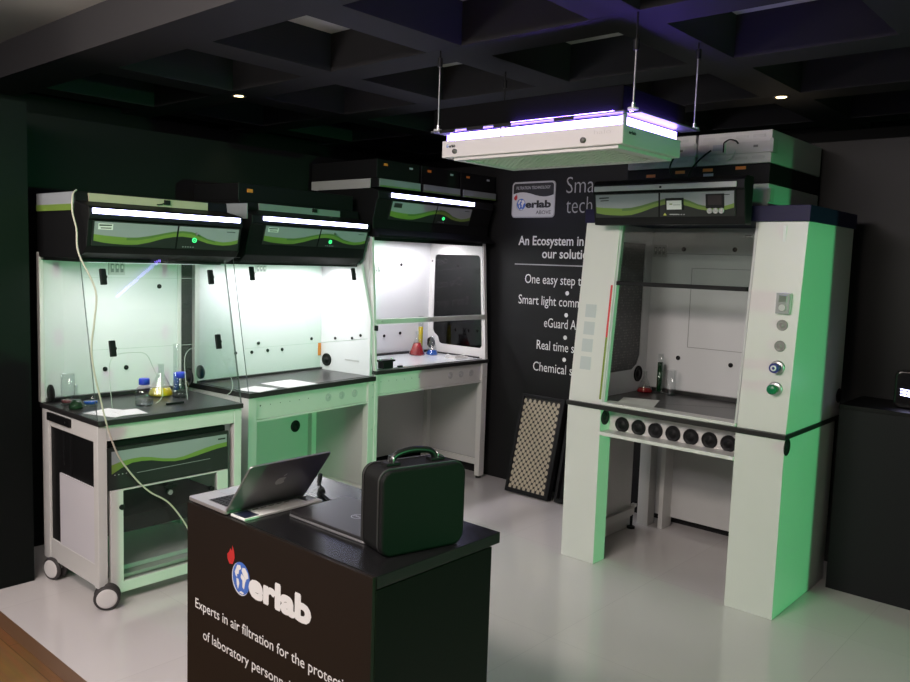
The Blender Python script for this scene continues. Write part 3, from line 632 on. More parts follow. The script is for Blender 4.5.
mb = MB(); frame_prism(mb, [(.37,1.225),(.86,1.225),(.86,1.71),(.37,1.71)], [(.373,1.228),(.857,1.228),(.857,1.707),(.373,1.707)], 'x', -.7248, -.7225, mat('seam_grey', (0.3, 0.3, 0.3), 0.5)); mb.box(-.7248, -.723, .12, WR-.12, 1.792, 1.795, MATS['seam_grey']); mb.build('baffle_panel', rh)
for y, z in ((.315, 1.154), (.65, 1.145), (.31, 1.822), (.63, 1.824)): plug(rh, (-.725, y, z), (1, 0, 0), .014)
mb = MB(); mb.cyl((-.725, .75, 1.90), (-.68, .75, 1.90), .012, STEEL, n=14); mb.cyl((-.69, .70, 1.90), (-.69, .75, 1.90), .008, STEEL, n=10); mb.build('fixture_nozzle', rh)
outlet(rh, (-.724, .155, 1.81), .09, .075)
# sash
sash = MB().box(xf(1.61)-.018, xf(1.61)+.012, .238, WR-.262, 1.600, 1.622, BLACK).build('sash_handle', rh, 0.003)
front_pane(rh, 'sash_pane', xf(ZT)-.012, ZT, xf(1.61)-.012, 1.62, .222, WR-.244, .006, SASHG)
for y in (.222, WR-.256): MB().prism([(xf(ZL)-.03,ZL+.03),(xf(ZT)-.03,ZT),(xf(ZT)-.005,ZT),(xf(ZL)-.005,ZL+.03)], 'y', y, y+.012, mat('track_alu', (0.5, 0.53, 0.51), 0.35)).build('sash_track', rh)
mb = MB()
def strip(mb, y0, y1, za, zb, m, d=.0012):
    mb.add([(xf(za)+d,y0,za),(xf(za)+d,y1,za),(xf(zb)+d,y1,zb),(xf(zb)+d,y0,zb),(xf(za)-.002,y0,za),(xf(za)-.002,y1,za),(xf(zb)-.002,y1,zb),(xf(zb)-.002,y0,zb)], [(0,1,2,3),(7,6,5,4),(0,4,5,1),(1,5,6,2),(2,6,7,3),(3,7,4,0)], m)
strip(mb, .200, .212, 1.305, 1.598, RED); strip(mb, .200, .212, .955, 1.305, OLIVE)
o = mb.build('sash_height_strip', rh); o['label'] = 'red over green sash height strip'
for z in (1.446, 1.347, 1.249, 1.148):
    mb = MB(); strip(mb, .052, .122, z-.037, z+.037, mat('label_pale', (0.50, 0.53, 0.54), 0.35), .0015); o = mb.build('label_plate', rh); o['label'] = 'blank pale square plate'
# controls on the right column
yc = 1.168
mb = MB(); z = 1.552; mb.box(xf(z)-.004, xf(z)+.03, yc-.033, yc+.033, z-.05, z+.05, mat('socket_chrome', (0.6, 0.62, 0.6), 0.2, metal=0.6)); mb.box(xf(z)+.03, xf(z)+.034, yc-.02, yc+.02, z+.005, z+.04, mat('socket_dark', (0.15, 0.18, 0.15), 0.3)); mb.cyl((xf(z)+.03, yc, z-.02), (xf(z)+.036, yc, z-.02), .018, PALEGREY, n=16); mb.build('power_socket', rh, 0.004)
for z in (1.446, 1.345): disc(rh, 'blank_cap', (xf(z)+.001, yc, z), (1, 0, 0), .027, mat('cap_grey', (0.27, 0.26, 0.25), 0.4), .005)
for z, m, mc in ((1.242, mat('blue_knob', (0.02, 0.03, 0.22), 0.3), TEXTW), (1.139, mat('green_knob', (0.0, 0.16, 0.06), 0.3), None)):
    mb = MB(); mb.lathe([(.0005,.0),(.034,.0),(.034,.008),(.029,.012),(.0005,.012)], (xf(z), yc, z), ALU, 24, (1, 0, 0)); kb = mb.build('valve_knob', rh); kb['label'] = ('blue' if mc else 'green')+' valve knob'
    mb = MB(); mb.lathe([(.0005,.012),(.021,.012),(.021,.034),(.024,.036),(.024,.054),(.020,.058),(.0005,.058)], (xf(z), yc, z), m, 20, (1, 0, 0))
    if mc: mb.lathe([(.007,.0585),(.014,.0585),(.014,.0595),(.007,.0595)], (xf(z), yc, z), mc, 20, (1, 0, 0))
    mb.build('knob_cap', kb)
disc(rh, 'side_port', (-.79, WR+.0005, 1.037), (0, 1, 0), .04, BLACKP, .005); disc(rh, 'side_port', (-.03, WR+.0005, .862), (0, 1, 0), .042, BLACKP, .005)
# navy cap, filter head
MB().box(DR-.05, xf(ZT)+.012, -.006, WR+.008, ZT, 2.026, NAVY).build('top_cap', rh, 0.002)
hp = [(-.05,1.928),(-.05,2.165),(.03,2.165),(.062,2.145),(.062,2.098),(.055,2.094),(.032,1.966),(.022,1.928)]
MB().prism(hp, 'y', .135, WR-.255, BLACK).build('filter_head', rh, 0.004)
led_bar(rh, .063, .147, .945, 2.106, 2.133, mat('strip_off', (0.55, 0.54, 0.56), 0.4), 'unlit pale light strip')
MB().cyl((.066, .545, 2.118), (.071, .545, 2.118), .006, BLACKP, n=12).build('strip_knob', rh)
P = wave_fascia('fascia', rh, .056, 2.092, .033, 1.968, .15, .94, .485, True, None)
def on_fascia(nm, rects, lab=None):
    mb = MB()
    for u0, u1, v0, v1, d0, d1, m in rects:
        pts = [P(u0,v0,d0),P(u1,v0,d0),P(u1,v1,d0),P(u0,v1,d0),P(u0,v0,d1),P(u1,v0,d1),P(u1,v1,d1),P(u0,v1,d1)]
        mb.add(pts, [(3,2,1,0),(4,5,6,7),(0,1,5,4),(1,2,6,5),(2,3,7,6),(3,0,4,7)], m)
    o = mb.build(nm, rh)
    if lab: o['label'] = lab
on_fascia('card_holder', [(.535,.66,.28,.76,.006,.012,BLACKP),(.545,.648,.30,.66,.012,.0135,PAPER),(.565,.585,.50,.54,.0135,.014,OLIVE),(.59,.64,.47,.50,.0135,.014,TEXTG)])
on_fascia('display', [(.81,.93,.32,.88,.006,.010,BLACKP),(.825,.915,.45,.82,.010,.0108,mat('dead_screen', (0.05, 0.04, 0.045), 0.15))])
for u in (.835, .873, .912):
    mb = MB(); mb.lathe([(.0005,.006),(.004,.006),(.004,.002),(.014,.002),(.014,.006),(.0125,.007),(.0125,.003)], P(u, .22, .006), PALEGREY, 16, Vector(P(0,0,1))-Vector(P(0,0,0))); mb.build('push_button', rh)
mb = MB(); flat_poly(mb, [(.515,.06),(.54,.06),(.527,.17)], lambda u, v: P(u, v, .0075), mat('warning_yellow', (0.5, 0.5, 0.1), 0.5)); flat_poly(mb, [(.56,.08),(.62,.08),(.62,.12),(.56,.12)], lambda u, v: P(u, v, .0075), TEXTG); mb.build('warning_mark', rh)

# ---------------------------------------------------------------- boxes stacked on the right hood
def deck_box(name, lab, x0, x1, y0, y1, z0, z1, m, group=None):
    t = thing(name, lab, 'filter module', ((x0+x1)/2, y0, z0), 0, group); w = (x1-x0)/2
    MB().box(-w, w, 0, y1-y0, 0, z1-z0, m).build('housing', t, 0.004); return t, w, z1-z0
BOXW = mat('box_white', (0.52, 0.52, 0.52), 0.5)
t, w, hgt = deck_box('filter_module', 'low white filter box on the navy cap, under the black box of the right hood', -2.42, -1.60, 4.20, 4.965, 2.028, 2.152, BOXW)
MB().box(.60*w, .72*w, -.004, 0, .05, .065, mat('slot_dark', (0.12,0.12,0.12), 0.5)).build('slot', t); MB().box(w-.005, w+.012, -.004, .05, .03, .10, mat('clear_clip', (0.4,0.42,0.4), 0.3)).build('clip', t)
t, w, hgt = deck_box('filter_module', 'black filter box with orange labels in the stack on the right hood', -2.42, -1.60, 4.20, 4.965, 2.154, 2.256, BLACK)
for x, zz, m in ((-.70,.055,ORANGE), (-.27,.068,ORANGE), (.12,.072,ORANGE), (.56,.075,ORANGE), (-.68,.03,LBLUE), (.13,.045,LBLUE)): box(x*w, x*w+.055, -.003, 0, zz, zz+.016, m).build('tag', t)['label'] = 'orange tag' if m == ORANGE else 'pale tag'
for k, (x0, x1, lab) in enumerate(((-2.42, -2.012, 'white filter box with looped cable behind the hanging unit, topmost of the stack'), (-1.998, -1.60, 'white filter box with small display and green lit side, topmost of the stack'))):
    t, w, hgt = deck_box('filter_module', lab, x0, x1, 4.20, 4.965, 2.258, 2.424, BOXW, 'white filter boxes on the right hood')
    mb = MB(); mb.box(-w+.004, w-.004, -.012, 0, .052, .108, mat('box_band', (0.46, 0.46, 0.46), 0.5)); mb.box(.55*w, .68*w, -.014, -.012, .078, .092, MATS['slot_dark']); mb.build('front_band', t, 0.002)
    mb = MB()
    for q in range(4):
        for zz in (.022, .132): mb.box(-w+.03+q*.09, -w+.095+q*.09, -.003, 0, zz, zz+.014, MATS['box_band'])
    mb.build('ribs', t, 0.001)
    MB().box(w-.004, w+.014, -.015, .05, .05, .12, MATS['clear_clip']).build('clip', t, 0.002)
    mb = MB(); mb.box(-.62*w, -.18*w, -.030, -.012, .055, .115, BOXW); mb.box(-.5*w, -.22*w, -.033, -.030, .07, .10, LBLUE); mb.box(-.22*w, -.19*w, -.034, -.030, .06, .11, BLACK)
    mb.tube([(-.2*w,-.03,.11),(-.05*w,-.04,.122),(.12*w,-.04,.115),(.18*w,-.03,.10)], .004, BLACKP); mb.tube([(-.7*w,-.02,.02),(-.3*w,-.03,.012),(.0,-.03,.03),(.12*w,-.03,.07)], .003, PALEGREY)
    mb.build('controller', t)
    mb = MB(); mb.tube([(-.55*w,-.03,.075),(-.8*w,-.05,.03),(-1.0*w,-.06,-.02),(-1.15*w,-.04,-.06)] if k else [(.5*w,-.03,.06),(.42*w,-.05,.0),(.5*w,-.05,-.05),(.7*w,-.02,-.07)], .005, BLACKP); mb.build('cable', t)

# ---------------------------------------------------------------- suspended air filter unit
un = thing('suspended_air_filter', 'white air filtration unit with violet light strips hanging from the ceiling beams', 'air filter', (-2.698, 2.92, 2.195))
UW = .985; UD = .505
MB().box(0, UW, 0, UD, .0, .078, mat('unit_white', (0.66, 0.63, 0.63), 0.4)).build('housing', un, 0.003)
mb = MB()
frame_prism(mb, [(.06,.02),(UW-.03,.02),(UW-.03,UD-.02),(.06,UD-.02)], [(.10,.055),(UW-.075,.055),(UW-.075,UD-.055),(.10,UD-.055)], 'z', -.014, 0, mat('unit_white', (0.66, 0.63, 0.63), 0.4)); mb.build('filter_frame', un, 0.002)
gr = MB(); gr.box(.10, UW-.075, .055, UD-.055, -.004, -.001, mat('grille_back', (0.45, 0.45, 0.41), 0.6))
for k in range(27): gr.bar((.10+k*.0305, .055, -.006), (.10+k*.0305, UD-.055, -.006), .008, .006, mat('grille_bar', (0.78, 0.78, 0.72), 0.5))
for k in range(13): gr.bar((.10, .065+k*.0305, -.0065), (UW-.075, .065+k*.0305, -.0065), .008, .005, MATS['grille_bar'])
gr.build('grille', un)
for x in (.085, .80): MB().lathe([(.0005,.012),(.010,.012),(.012,.009),(.012,0)], (x, 0, .026), mat('knob_grey', (0.10,0.095,0.09), .4), 16, (0, -1, 0)).build('latch_knob', un)
lt = MB(); up = lambda u, v, d=.0008: (u, -d, v)
text_add(lt, 'erlab', .045, .085, .046, .013, up, INK, .05, refchar='l'); globe(lt, .036, .053, .008, .008, lambda u, v, k: up(u, v, .0006+k), .0004)
lt.build('lettering', un); lt = MB()
text_add(lt, 'halo', .85, .93, .046, .016, up, mat('print_pale', (0.55, 0.52, 0.52), 0.5), -.01, refchar='l')
lt.build('lettering', un); lt = MB()
us = lambda u, v, d=.0008: (UW+d, u, v)
text_add(lt, 'erlab', .045, .105, .046, .013, us, INK, .05, refchar='l')
lt.build('lettering', un)
mb = MB(); mb.box(.03, .345, .012, .03, .080, .112, LEDV); mb.box(.355, UW-.012, .012, .03, .080, .112, LEDV); o = mb.build('light_strip', un); o['label'] = 'lit violet light strip along the front'
mb = MB(); mb.box(UW-.03, UW-.012, .034, UD-.02, .080, .112, LEDV); o = mb.build('light_strip', un); o['label'] = 'lit violet light strip along the end'
mb = MB(); mb.box(.0, .02, .034, UD-.02, .080, .112, LEDV); mb.build('light_strip', un)
MB().box(.04, UW-.04, .05, UD-.05, .078, .125, BLACK).build('core', un)
mb = MB()
for x in (.03, .345, UW-.012): mb.box(x, x+.008, .010, .033, .078, .122, PALEGREY)
mb.build('strip_bracket', un)
mb = MB(); mb.box(-.06, UW+.01, -.02, .03, .122, .128, mat('plate_pale', (0.12, 0.12, 0.13), 0.35)); mb.box(UW-.03, UW+.06, .03, UD+.06, .122, .128, MATS['plate_pale']); mb.box(-.06, .0, .03, UD, .122, .128, MATS['plate_pale'])
for x in (.0, .17, .33, .66): mb.box(x, x+.10, -.022, -.0205, .112, .128, BLACKP)
mb.build('top_plate', un)
o = MB().box(UW-.006, UW+.010, .05, UD-.03, .1285, .134, mat('led_violet_up', (1,1,1), .4, emit=(0.22, 0.12, 1.0), estr=75.0)).build('light_strip', un); o['label'] = 'violet uplight strip on the top plate'
o = MB().box(.42, UW-.04, -.012, .0, .1285, .1305, MATS['led_violet_up']).build('light_strip', un); o['label'] = 'violet uplight strip along the front of the plate'
MB().box(-.058, UW-.01, .004, UD-.02, .128, .235, mat('matt_black', (0.003, 0.003, 0.0035), 0.7, spec=0.05)).build('fan_box', un, 0.004)
MB().box(UW-.10, UW-.012, UD-.02, UD+.05, .13, .235, mat('mesh_glint_speckle', (0.010, 0.007, 0.004), 0.7, spec=0.05, noise=0.9, nscale=120)).build('duct', un)  # warm reflections on the black mesh are put into the colour as speckle
for x, y, zt in ((UW+.040, .0, .40), (UW+.04, UD+.04, .475), (-.03, .0, .47), (-.03, UD, .46)):
    r = MB().cyl((x, y, .128), (x, y, zt), .0038, mat('rod_grey', (.25,.25,.26), .4, metal=.6) if y < .1 or x > .5 else BLACK, n=10); r.cyl((x, y, zt), (x, y, .505), .004, BLACK, n=8); r.cyl((x, y, .128), (x, y, .136), .022, PALEGREY, n=16); r.cyl((x, y, .136), (x, y, .155), .010, STEEL, n=6)
    r.cyl((x, y, zt-.04), (x, y, zt), .012, BLACKP, n=12); r.build('hanging_rod', un)

# ---------------------------------------------------------------- filter panels leaning on the printed wall
def leaning(name, lab, xa, xb, ybot, ytop, h, t, honey=True, group=None):
    o = thing(name, lab, 'filter', ((xa+xb)/2, ybot, 0), 0, group)
    ang = math.atan2(ytop-ybot, h); o.rotation_euler = (-ang, 0, 0); w = (xb-xa)/2
    fb = MB(); frame_prism(fb, [(-w,0),(w,0),(w,h),(-w,h)], [(-w+.022,.03),(w-.03,.03),(w-.03,h-.022),(-w+.022,h-.022)], 'y', -t, 0.0, BLACKP); fb.box(-w+.02, w-.02, -.012, -.002, .02, h-.02, BLACKP); fb.build('frame', o, 0.003)
    if honey:
        hm = MB(); hm.box(-w+.02, w-.028, -t+.014, -.012, .028, h-.02, mat('filter_core', (0.015, 0.014, 0.013), 0.6))
        cell = mat('filter_cell', (0.42, 0.37, 0.27), 0.6)
        dx = .0425; dz = .0285; row = 0; z = .042
        while z < h-.03:
            x = -w+.036+(dx/2 if row % 2 else 0)
            while x < w-.042:
                vs = [(x+.0135*math.cos(PI/4*k+PI/8), -t+.011, z+.0185*math.sin(PI/4*k+PI/8)) for k in range(8)]
                hm.add(vs, [tuple(range(8))], cell); x += dx
            z += dz*.87; row += 1
        hm.build('honeycomb', o)
    return o
leaning('honeycomb_filter', 'black framed honeycomb filter panel leaning on the printed wall', -3.622, -3.235, 4.775, 4.955, .738, .055)
leaning('spare_filter', 'plain dark filter panel half hidden behind the white hood column', -3.20, -2.80, 4.80, 4.955, .72, .05, False)

# ---------------------------------------------------------------- dark plinth at right with sensor
pl = thing('plinth', 'matt dark grey plinth against the black wall at the far right', 'plinth', (-1.283, 4.575, 0))
PLM = mat('plinth_grey', (0.015, 0.015, 0.017), 0.55, spec=0.15)
MB().box(0, 1.5, 0, .42, 0, .99, PLM).build('body', pl, 0.003); MB().box(-.003, 1.503, -.004, .424, .99, 1.012, BLACK).build('top', pl, 0.002)
sn = thing('air_sensor', 'rounded black sensor with lit white stripes on the dark plinth', 'sensor', (-.955, 4.76, 1.012), 0.1)
MB().prism(rrect(-.11, .11, .0, .20, .035), 'y', -.045, .045, mat('gloss_black', (0.01,0.01,0.011), 0.15)).build('body', sn, 0.012, segs=3)
mb = MB()
for z0, z1, m in ((.070,.076,LED),(.084,.092,LED),(.100,.104,LED)):
    mb.prism([(-.078+.156*i/12, z0-.006*math.sin(PI*i/12)) for i in range(13)]+[(.078-.156*i/12, z1-.006*math.sin(PI*(12-i)/12)) for i in range(13)], 'y', -.0475, -.0450, m)
mb.box(-.03, .05, -.0475, -.045, .158, .164, LED); mb.build('status_stripes', sn)

# ---------------------------------------------------------------- display counter
ct = thing('display_counter', 'dark brown display counter with white printed logo and slogan', 'counter', (-2.331, 1.36, 0))
CW = .884; CD = .513
CM = mat('counter_brown', (0.0135, 0.0098, 0.008), 0.45, spec=0.3); CB = mat('counter_black', (0.005, 0.0045, 0.0045), 0.45, spec=0.12)
body = MB().box(0, CW-.002, 0.0, .012, .0, .898, CM).box(.0, CW, .012, CD-.035, .0, .862, CB).build('body', ct, 0.001)
MB().box(0, CW+.002, .012, CD, .866, .90, mat('counter_gloss', (0.010, 0.010, 0.011), 0.24)).build('top', ct, 0.002)
mb = MB(); cp = lambda u, v, d=.0008: (u+2.331, -d, v)
for k in range(7):
    a = 2*PI*k/6; q = 0 if k == 6 else .0042
    text_add(mb, 'erlab', -1.981+q*math.cos(a), -1.694+q*math.cos(a), .694+q*math.sin(a), .071, lambda u, v, kk=k: cp(u, v, .0008+.0001*kk), TEXTW, .02, refchar='l')
text_add(mb, 'Experts in air filtration for the protection', -2.280, -1.552, .560, .032, cp, TEXTW, .004, 'Experts in air filtration for the protecti')
text_add(mb, 'of laboratory personnel', -2.234, -1.812, .468, .032, cp, TEXTW, .004, 'of laboratory personn')
mb.build('lettering', ct)
mb = MB(); cg = lambda u, v, k: (u+2.331, -k, v)
globe(mb, -2.024, .730, .045, .050, cg, .0008, mat('globe_rim', (0.05, 0.05, 0.06), 0.5)); leaf(mb, -2.080, .790, .042, .062, cg, .001)
mb.build('emblem', ct)

# open silver laptop, screen towards the left
lp = thing('laptop', 'open silver laptop seen from behind on the dark counter', 'laptop', (-2.335, 1.364, .900))
SILV = mat('laptop_silver', (0.52, 0.50, 0.50), 0.35, metal=0.7)
MB().prism(rrect(0, .218, 0, .305, .012), 'z', .003, .015, SILV).build('base', lp, 0.002)
kb = MB(); kb.box(.082, .182, .025, .280, .0151, .0158, mat('key_well', (0.08, 0.08, 0.08), 0.5))
for i in range(5):
    for j in range(13): kb.box(.086+i*.019, .102+i*.019, .029+j*.0192, .045+j*.0192, .0158, .0175, BLACKP)
kb.build('keyboard', lp); MB().box(.015, .068, .10, .205, .0151, .0155, ALU).build('trackpad', lp)
tl = Vector((.13, 0, .165)).normalized(); nn = Vector((tl.z, 0, -tl.x))
def LP(y, s, d): v = Vector((.214, 0, .014))+tl*s+nn*d; return (v.x, y, v.z)
out = rrect(0, .305, 0, .212, .010)
lid = MB(); n_ = len(out)
vs = [LP(y, s, 0) for y, s in out]+[LP(y, s, .0065) for y, s in out]
lid.add(vs, [tuple(range(n_))[::-1], tuple(range(n_, 2*n_))]+[(i, (i+1) % n_, n_+(i+1) % n_, n_+i) for i in range(n_)], mat('lid_silver', (0.34, 0.34, 0.35), 0.38, metal=0.7))
lid = lid.build('lid', lp, 0.0015)
MB().add([LP(y, s, -.0006) for y, s in ((.012,.012),(.293,.012),(.293,.2),(.012,.2))], [(0,1,2,3)], mat('screen_off', (0.01,0.01,0.012), 0.1)) if False else None
sc_ = MB(); sc_.add([LP(y, s, -.0006) for y, s in ((.012,.012),(.293,.012),(.293,.2),(.012,.2))], [(0,1,2,3)], mat('screen_off', (0.01,0.01,0.012), 0.1)); sc_.build('screen', lid)
ap = MB(); cxa, cya, R_ = .152, .112, .019
app = []
for k in range(40):
    a = 2*PI*k/40; r = R_*(1-.16*max(0, math.cos(a-PI/2))**8-.10*max(0, math.cos(a+PI/2))**8)*(1+.04*math.cos(2*a))
    x, y = r*math.cos(a), r*1.05*math.sin(a)
    dx_, dy_ = x-.024, y-.002; dd = math.hypot(dx_, dy_)
    if dd < .012: x, y = .024+dx_/dd*.012, .002+dy_/dd*.012
    app.append((cxa+x, cya+y))
lm = mat('logo_pale', (0.85, 0.85, 0.85), 0.3)
ap.add([LP(y, s, .0072) for y, s in app], [tuple(range(40))], lm)
lf = [(0,.021),(.004,.029),(.011,.034),(.010,.026),(.004,.021)]
ap.add([LP(cxa+x, cya+y, .0072) for x, y in lf], [tuple(range(5))], lm); ap.build('emblem', lid)
tr = thing('brochure', 'white printed brochure lying behind the silver laptop', 'brochure', (-2.108, 1.376, .9005))
MB().box(0, .075, 0, .298, 0, .007, PAPER).build('pages', tr, 0.001)
mb = MB().box(.006, .070, .004, .055, .0071, .0076, mat('photo_navy', (0.015,0.018,0.045), 0.4)); mb.box(.004, .05, .25, .292, .0071, .0076, mat('photo_grey', (0.08,0.08,0.08), 0.4))
for k in range(5): mb.box(.012, .016, .07+k*.03, .09+k*.03, .0071, .0075, INK)
mb.build('print', tr)
mb = MB(); mb.tube([(-2.13,1.735,.93),(-2.16,1.76,.915),(-2.19,1.79,.935),(-2.18,1.78,.91),(-2.13,1.752,.908),(-2.09,1.72,.907),(-2.03,1.695,.907),(-2.0,1.69,.905)], .0045, BLACKP); mb.cyl((-2.125,1.745,.91), (-2.095,1.725,.91), .010, BLACKP, n=12); mb.cyl((-2.20,1.80,.935), (-2.175,1.775,.918), .008, BLACKP, n=12)
tag(mb.build('adapter_cable'), 'short black adapter cable lying beside the silver laptop', 'cable')

# closed black laptop
dl = thing('laptop', 'closed black laptop lying flat under the dark case corner', 'laptop', (-1.99, 1.503, .9005))
MB().prism(rrect(0, .352, 0, .238, .012), 'z', .0, .007, mat('laptop_edge', (0.30, 0.30, 0.31), 0.35, metal=0.6)).build('base', dl, 0.002)
dlid = MB().prism(rrect(.001, .351, .001, .237, .012), 'z', .0072, .017, mat('laptop_black', (0.022, 0.021, 0.022), 0.32)).build('lid', dl, 0.003)
mb = MB(); e = [(.190+.021*math.cos(2*PI*k/28), .118+.021*math.sin(2*PI*k/28), .0175) for k in range(28)]; e2 = [(.190+.0185*math.cos(2*PI*k/28), .118+.0185*math.sin(2*PI*k/28), .0175) for k in range(28)]
mb.add(e+e2, [(k, (k+1) % 28, 28+(k+1) % 28, 28+k) for k in range(28)], ALU); text_add(mb, 'DELL', .174, .206, .1135, .009, lambda u, v: (u, v, .0175), ALU, .01); mb.build('emblem', dlid)

# black zip case
cs = thing('carry_case', 'black soft carry case with top handle standing on the counter', 'case', (-1.583, 1.472, .9005), math.radians(-14))
CL = .272; CT = .122; CH = .238
CASE = mat('case_cloth', (0.006, 0.0065, 0.0065), 0.7, spec=0.2, bump=0.3, nscale=400)
MB().prism(rrect(0, CL, 0, CH, .035, 8), 'x', -CT/2, CT/2, CASE).build('shell', cs, 0.008, segs=3)
rim = MB(); o1 = rrect(-.0025, CL+.0025, -.0, CH+.0025, .037, 8); o2 = rrect(.004, CL-.004, .004, CH-.004, .032, 8)
for x in (CT/2-.018, -CT/2+.018): frame_prism(rim, o1, o2, 'x', x-.004, x+.004, mat('case_piping', (0.03, 0.03, 0.03), 0.5))
rim.build('piping', cs)
hm_ = MB(); hm_.tube([(0,.062,CH+.004),(0,.066,CH+.018),(0,.085,CH+.030),(0,.130,CH+.036),(0,.178,CH+.030),(0,.198,CH+.018),(0,.203,CH+.004)], .0095, mat('handle_black', (0.012,0.012,0.012), 0.35), 10)
hd_ = hm_.build('handle', cs)
for y in (.06, .205):
    MB().box(-.016, .016, y-.022, y+.022, CH-.001, CH+.008, BLACKP).build('handle_mount', cs, 0.002)
    MB().tube([(-.012, y, CH+.006), (-.012, y, CH+.022), (.012, y, CH+.022), (.012, y, CH+.006)], .0025, STEEL, 8, 3).build('handle_ring', cs)

# ---------------------------------------------------------------- glassware and papers
def liquid(name, col):
    m = mat(name, col, 0.08, spec=0.6)
    m.node_tree.nodes['Principled BSDF'].inputs['Transmission Weight'].default_value = 0.35
    return m
LQ = {'red': liquid('liquid_red', (0.50, 0.012, 0.02)), 'yellow': liquid('liquid_yellow', (0.75, 0.60, 0.02)), 'blue': liquid('liquid_blue', (0.02, 0.13, 0.60)), 'green': liquid('liquid_green', (0.01, 0.06, 0.018)), 'pink': liquid('liquid_pink', (0.25, 0.08, 0.09)), 'clear': glass('water', (0.86, 0.90, 0.89), 0.15)}
def flask(lab, x, y, z, r, h, fill, lq, tr=.22):
    t = thing('erlenmeyer_flask', lab, 'flask', (x, y, z))
    prof = [(.0005,.001),(r*.9,.001),(r,.008),(r*.98,.016),(r*tr*1.05,h*.72),(r*tr,h*.78),(r*tr,h*.96),(r*tr*1.25,h)]
    MB().lathe(prof, (0,0,0), WARE).build('glass_body', t)
    rr = r-(r-r*tr)*min(1, fill/.72)
    MB().lathe([(.0005,.003),(r*.9,.003),(r*.95,.010),(rr*.95,h*fill),(.0005,h*fill)], (0,0,0), LQ[lq]).build('liquid', t); return t
def cylg(lab, x, y, z, r, h, fill, lq, base=1.8, name='measuring_cylinder', cat='measuring cylinder'):
    t = thing(name, lab, cat, (x, y, z))
    MB().lathe([(.0005,.0),(r*base,.0),(r*base,.006),(r,.012),(r,h),(r*1.15,h+.004)], (0,0,0), WARE, 20).build('glass_body', t)
    if fill: MB().lathe([(.0005,.010),(r*.92,.012),(r*.92,h*fill),(.0005,h*fill)], (0,0,0), LQ[lq], 20).build('liquid', t)
    return t
def beaker(lab, x, y, z, r, h, fill, lq, name='beaker', cat='beaker'): return cylg(lab, x, y, z, r, h, fill, lq, 1.0, name, cat)
def bottle(lab, x, y, z, lq=None, grp=None):
    t = thing('reagent_bottle', lab, 'bottle', (x, y, z), 0, grp)
    MB().lathe([(.0005,.0),(.036,.0),(.040,.006),(.040,.062),(.034,.080),(.018,.092),(.018,.100)], (0,0,0), WARE).build('glass_body', t)
    t.scale = (1.12, 1.12, 1.12); c = MB().lathe([(.0005,.126),(.022,.126),(.024,.123),(.024,.098),(.0005,.098)], (0,0,0), BLUECAP).build('cap', t); c['label'] = 'blue screw cap'
    MB().lathe([(.0005,.004),(.037,.004),(.038,.024),(.0005,.024)], (0,0,0), LQ[lq or 'clear']).build('liquid', t)
    return t
zc = .9085
beaker('tall clear beaker with a little pink liquid at the left end of the cart worktop', -4.175, 1.765, zc, .034, .155, .16, 'pink')
flask('small flask of green liquid in the leftmost hood', -4.035, 1.745, zc, .036, .12, .38, 'green')
beaker('low dish of blue liquid beside the green flask', -4.075, 1.835, zc, .036, .045, .55, 'blue', 'dish', 'dish')
bottle('clear bottle with blue cap, nearer the papers in the leftmost hood', -3.925, 2.045, zc)
bottle('clear bottle with blue cap in front of the yellow flask', -4.03, 2.31, zc)
flask('wide flask of yellow liquid in the leftmost hood', -4.155, 2.262, zc, .070, .175, .24, 'yellow')
cylg('tall measuring cylinder with blue liquid in the leftmost hood', -4.21, 2.385, zc, .017, .27, .42, 'blue')
tag(MB().box(-.006, .006, -.05, .05, 0, .010, BLACKP).build('marker_pen', None, 0.002, (-3.868, 2.185, zc)), 'black marker lying at the worktop edge of the leftmost hood', 'pen')
def sheet(lab, cx, cy, z, a, b, rz, group=None):
    o = MB().box(-a/2, a/2, -b/2, b/2, 0, .0012, PAPER); t = o.build('paper_sheet', None, 0, (cx, cy, z)); t.rotation_euler = (0, 0, rz); return tag(t, lab, 'paper', group)
sheet('white sheet by the cart worktop corner behind the hanging cord', -3.835, 1.83, zc+.0001, .20, .16, .35); sheet('second white sheet overlapping towards the blue capped bottle', -3.79, 1.90, zc+.0016, .14, .12, -.1)
sheet('white page lying flat in the middle left hood', -4.045, 3.055, Z2+.0025, .24, .25, .12); sheet('smaller white sheet by the clear front edge of the middle left hood', -3.985, 2.775, Z2+.0025, .17, .17, .3)
z3 = Z3+.0005
flask('flask of red liquid on the white surface', -4.455, 4.60, z3, .065, .19, .52, 'red')
cylg('tall cylinder of yellow liquid behind the red flask', -4.53, 4.715, z3, .020, .30, .72, 'yellow')
flask('flask of blue liquid beside the dark side window', -4.395, 4.712, z3, .048, .150, .26, 'blue', .42)
t = thing('clamp_block', 'small black clamp block at the front edge of the white surface', 'clamp', (-4.035, 3.86, z3))
MB().box(-.03, .03, -.045, .045, 0, .045, BLACKP).build('base', t, 0.003); MB().box(-.03, .03, -.065, .065, .045, .058, BLACKP).build('bar', t, 0.002)
for yy in (-.055, .055): MB().cyl((.0, yy, .058), (.0, yy, .068), .008, STEEL, n=12).build('screw', t)
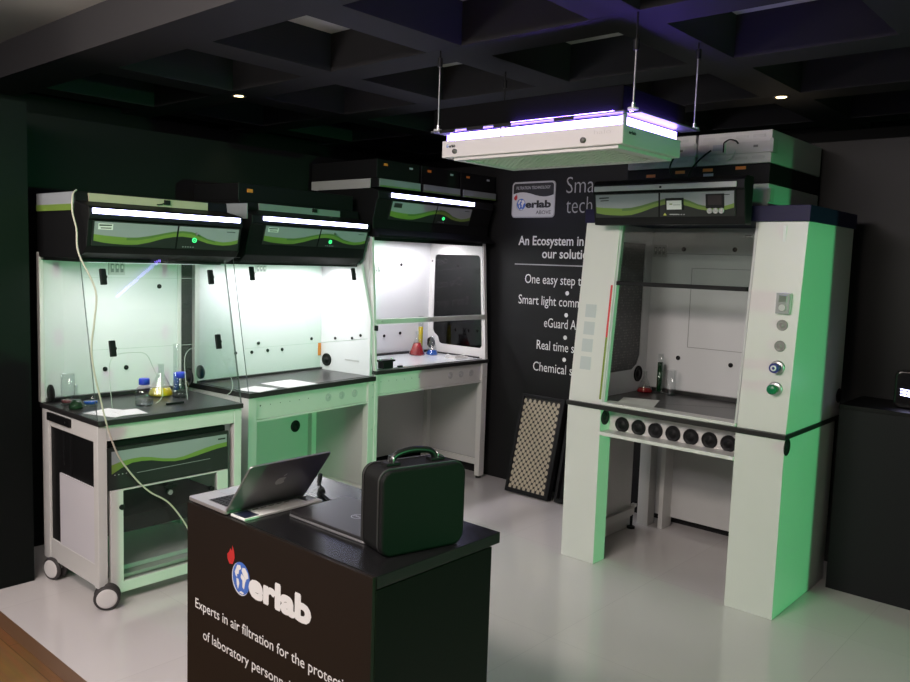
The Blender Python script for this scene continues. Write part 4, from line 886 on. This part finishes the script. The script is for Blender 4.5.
tag(MB().box(-.010, .010, -.02, .02, 0, .010, BLACKP).build('rubber_stopper', None, 0.002, (-4.02, 3.985, z3)), 'tiny black stopper lying beside the clamp block', 'stopper')
mb = MB(); mb.box(-.06, .06, -.10, .10, 0, .003, PAPER); mb.box(-.05, .04, -.09, .07, .003, .012, mat('plastic_bag', (0.6,0.58,0.56), 0.3)); mb.tube([(-.05,-.09,.005),(-.03,-.10,.03),(0,-.08,.02),(.02,-.02,.018),(.01,.05,.02)], .006, MATS['plastic_bag'])
tag(mb.build('plastic_bag', None, 0.002, (-4.14, 4.745, z3)), 'crumpled pale plastic bag by the dark side window', 'bag')
zr = ZL+.0205
def rhp(x, y): return (-2.575+y, 3.93-x)
p = rhp(-.60, .165); flask('flask of red liquid in the back corner of the right hood', p[0], p[1], zr, .05, .13, .22, 'red')
p = rhp(-.648, .238); cylg('tall cylinder of dark green liquid in the back corner of the right hood', p[0], p[1], zr, .018, .24, .8, 'green')
p = rhp(-.63, .325); beaker('clear straight beaker on the dark surface of the right hood', p[0], p[1], zr, .03, .15, .08, 'clear')
p = rhp(-.22, .33); sheet('cream sheet on the dark surface of the right hood', p[0], p[1], zr+.0002, .21, .27, .35)

# ---------------------------------------------------------------- recessed downlights
for x, y, lab in ((-4.55, 3.01, 'lit recessed downlight in the beam above the left hoods'), (-1.785, 4.78, 'lit recessed downlight in the beam above the white filter boxes')):
    t = thing('downlight', lab, 'downlight', (x, y, 2.70))
    MB().lathe([(.030,-.001),(.045,-.004),(.048,-.001),(.048,.0),(.030,.0)], (0,0,0), STEEL).build('bezel', t)
    MB().lathe([(.0005,-.0015),(.030,-.0015),(.030,.0)], (0,0,0), mat('warm_bulb', (1,1,1), 0.4, emit=(1.0, 0.72, 0.36), estr=7)).build('bulb', t)
    d = bpy.data.lights.new('downlight_beam', 'SPOT'); d.energy = 6; d.color = (1, .85, .6); d.spot_size = math.radians(70); d.spot_blend = .8; d.shadow_soft_size = .03
    o = bpy.data.objects.new('downlight_beam', d); COL.objects.link(o); o.parent = t; o.location = (0, 0, -.02)
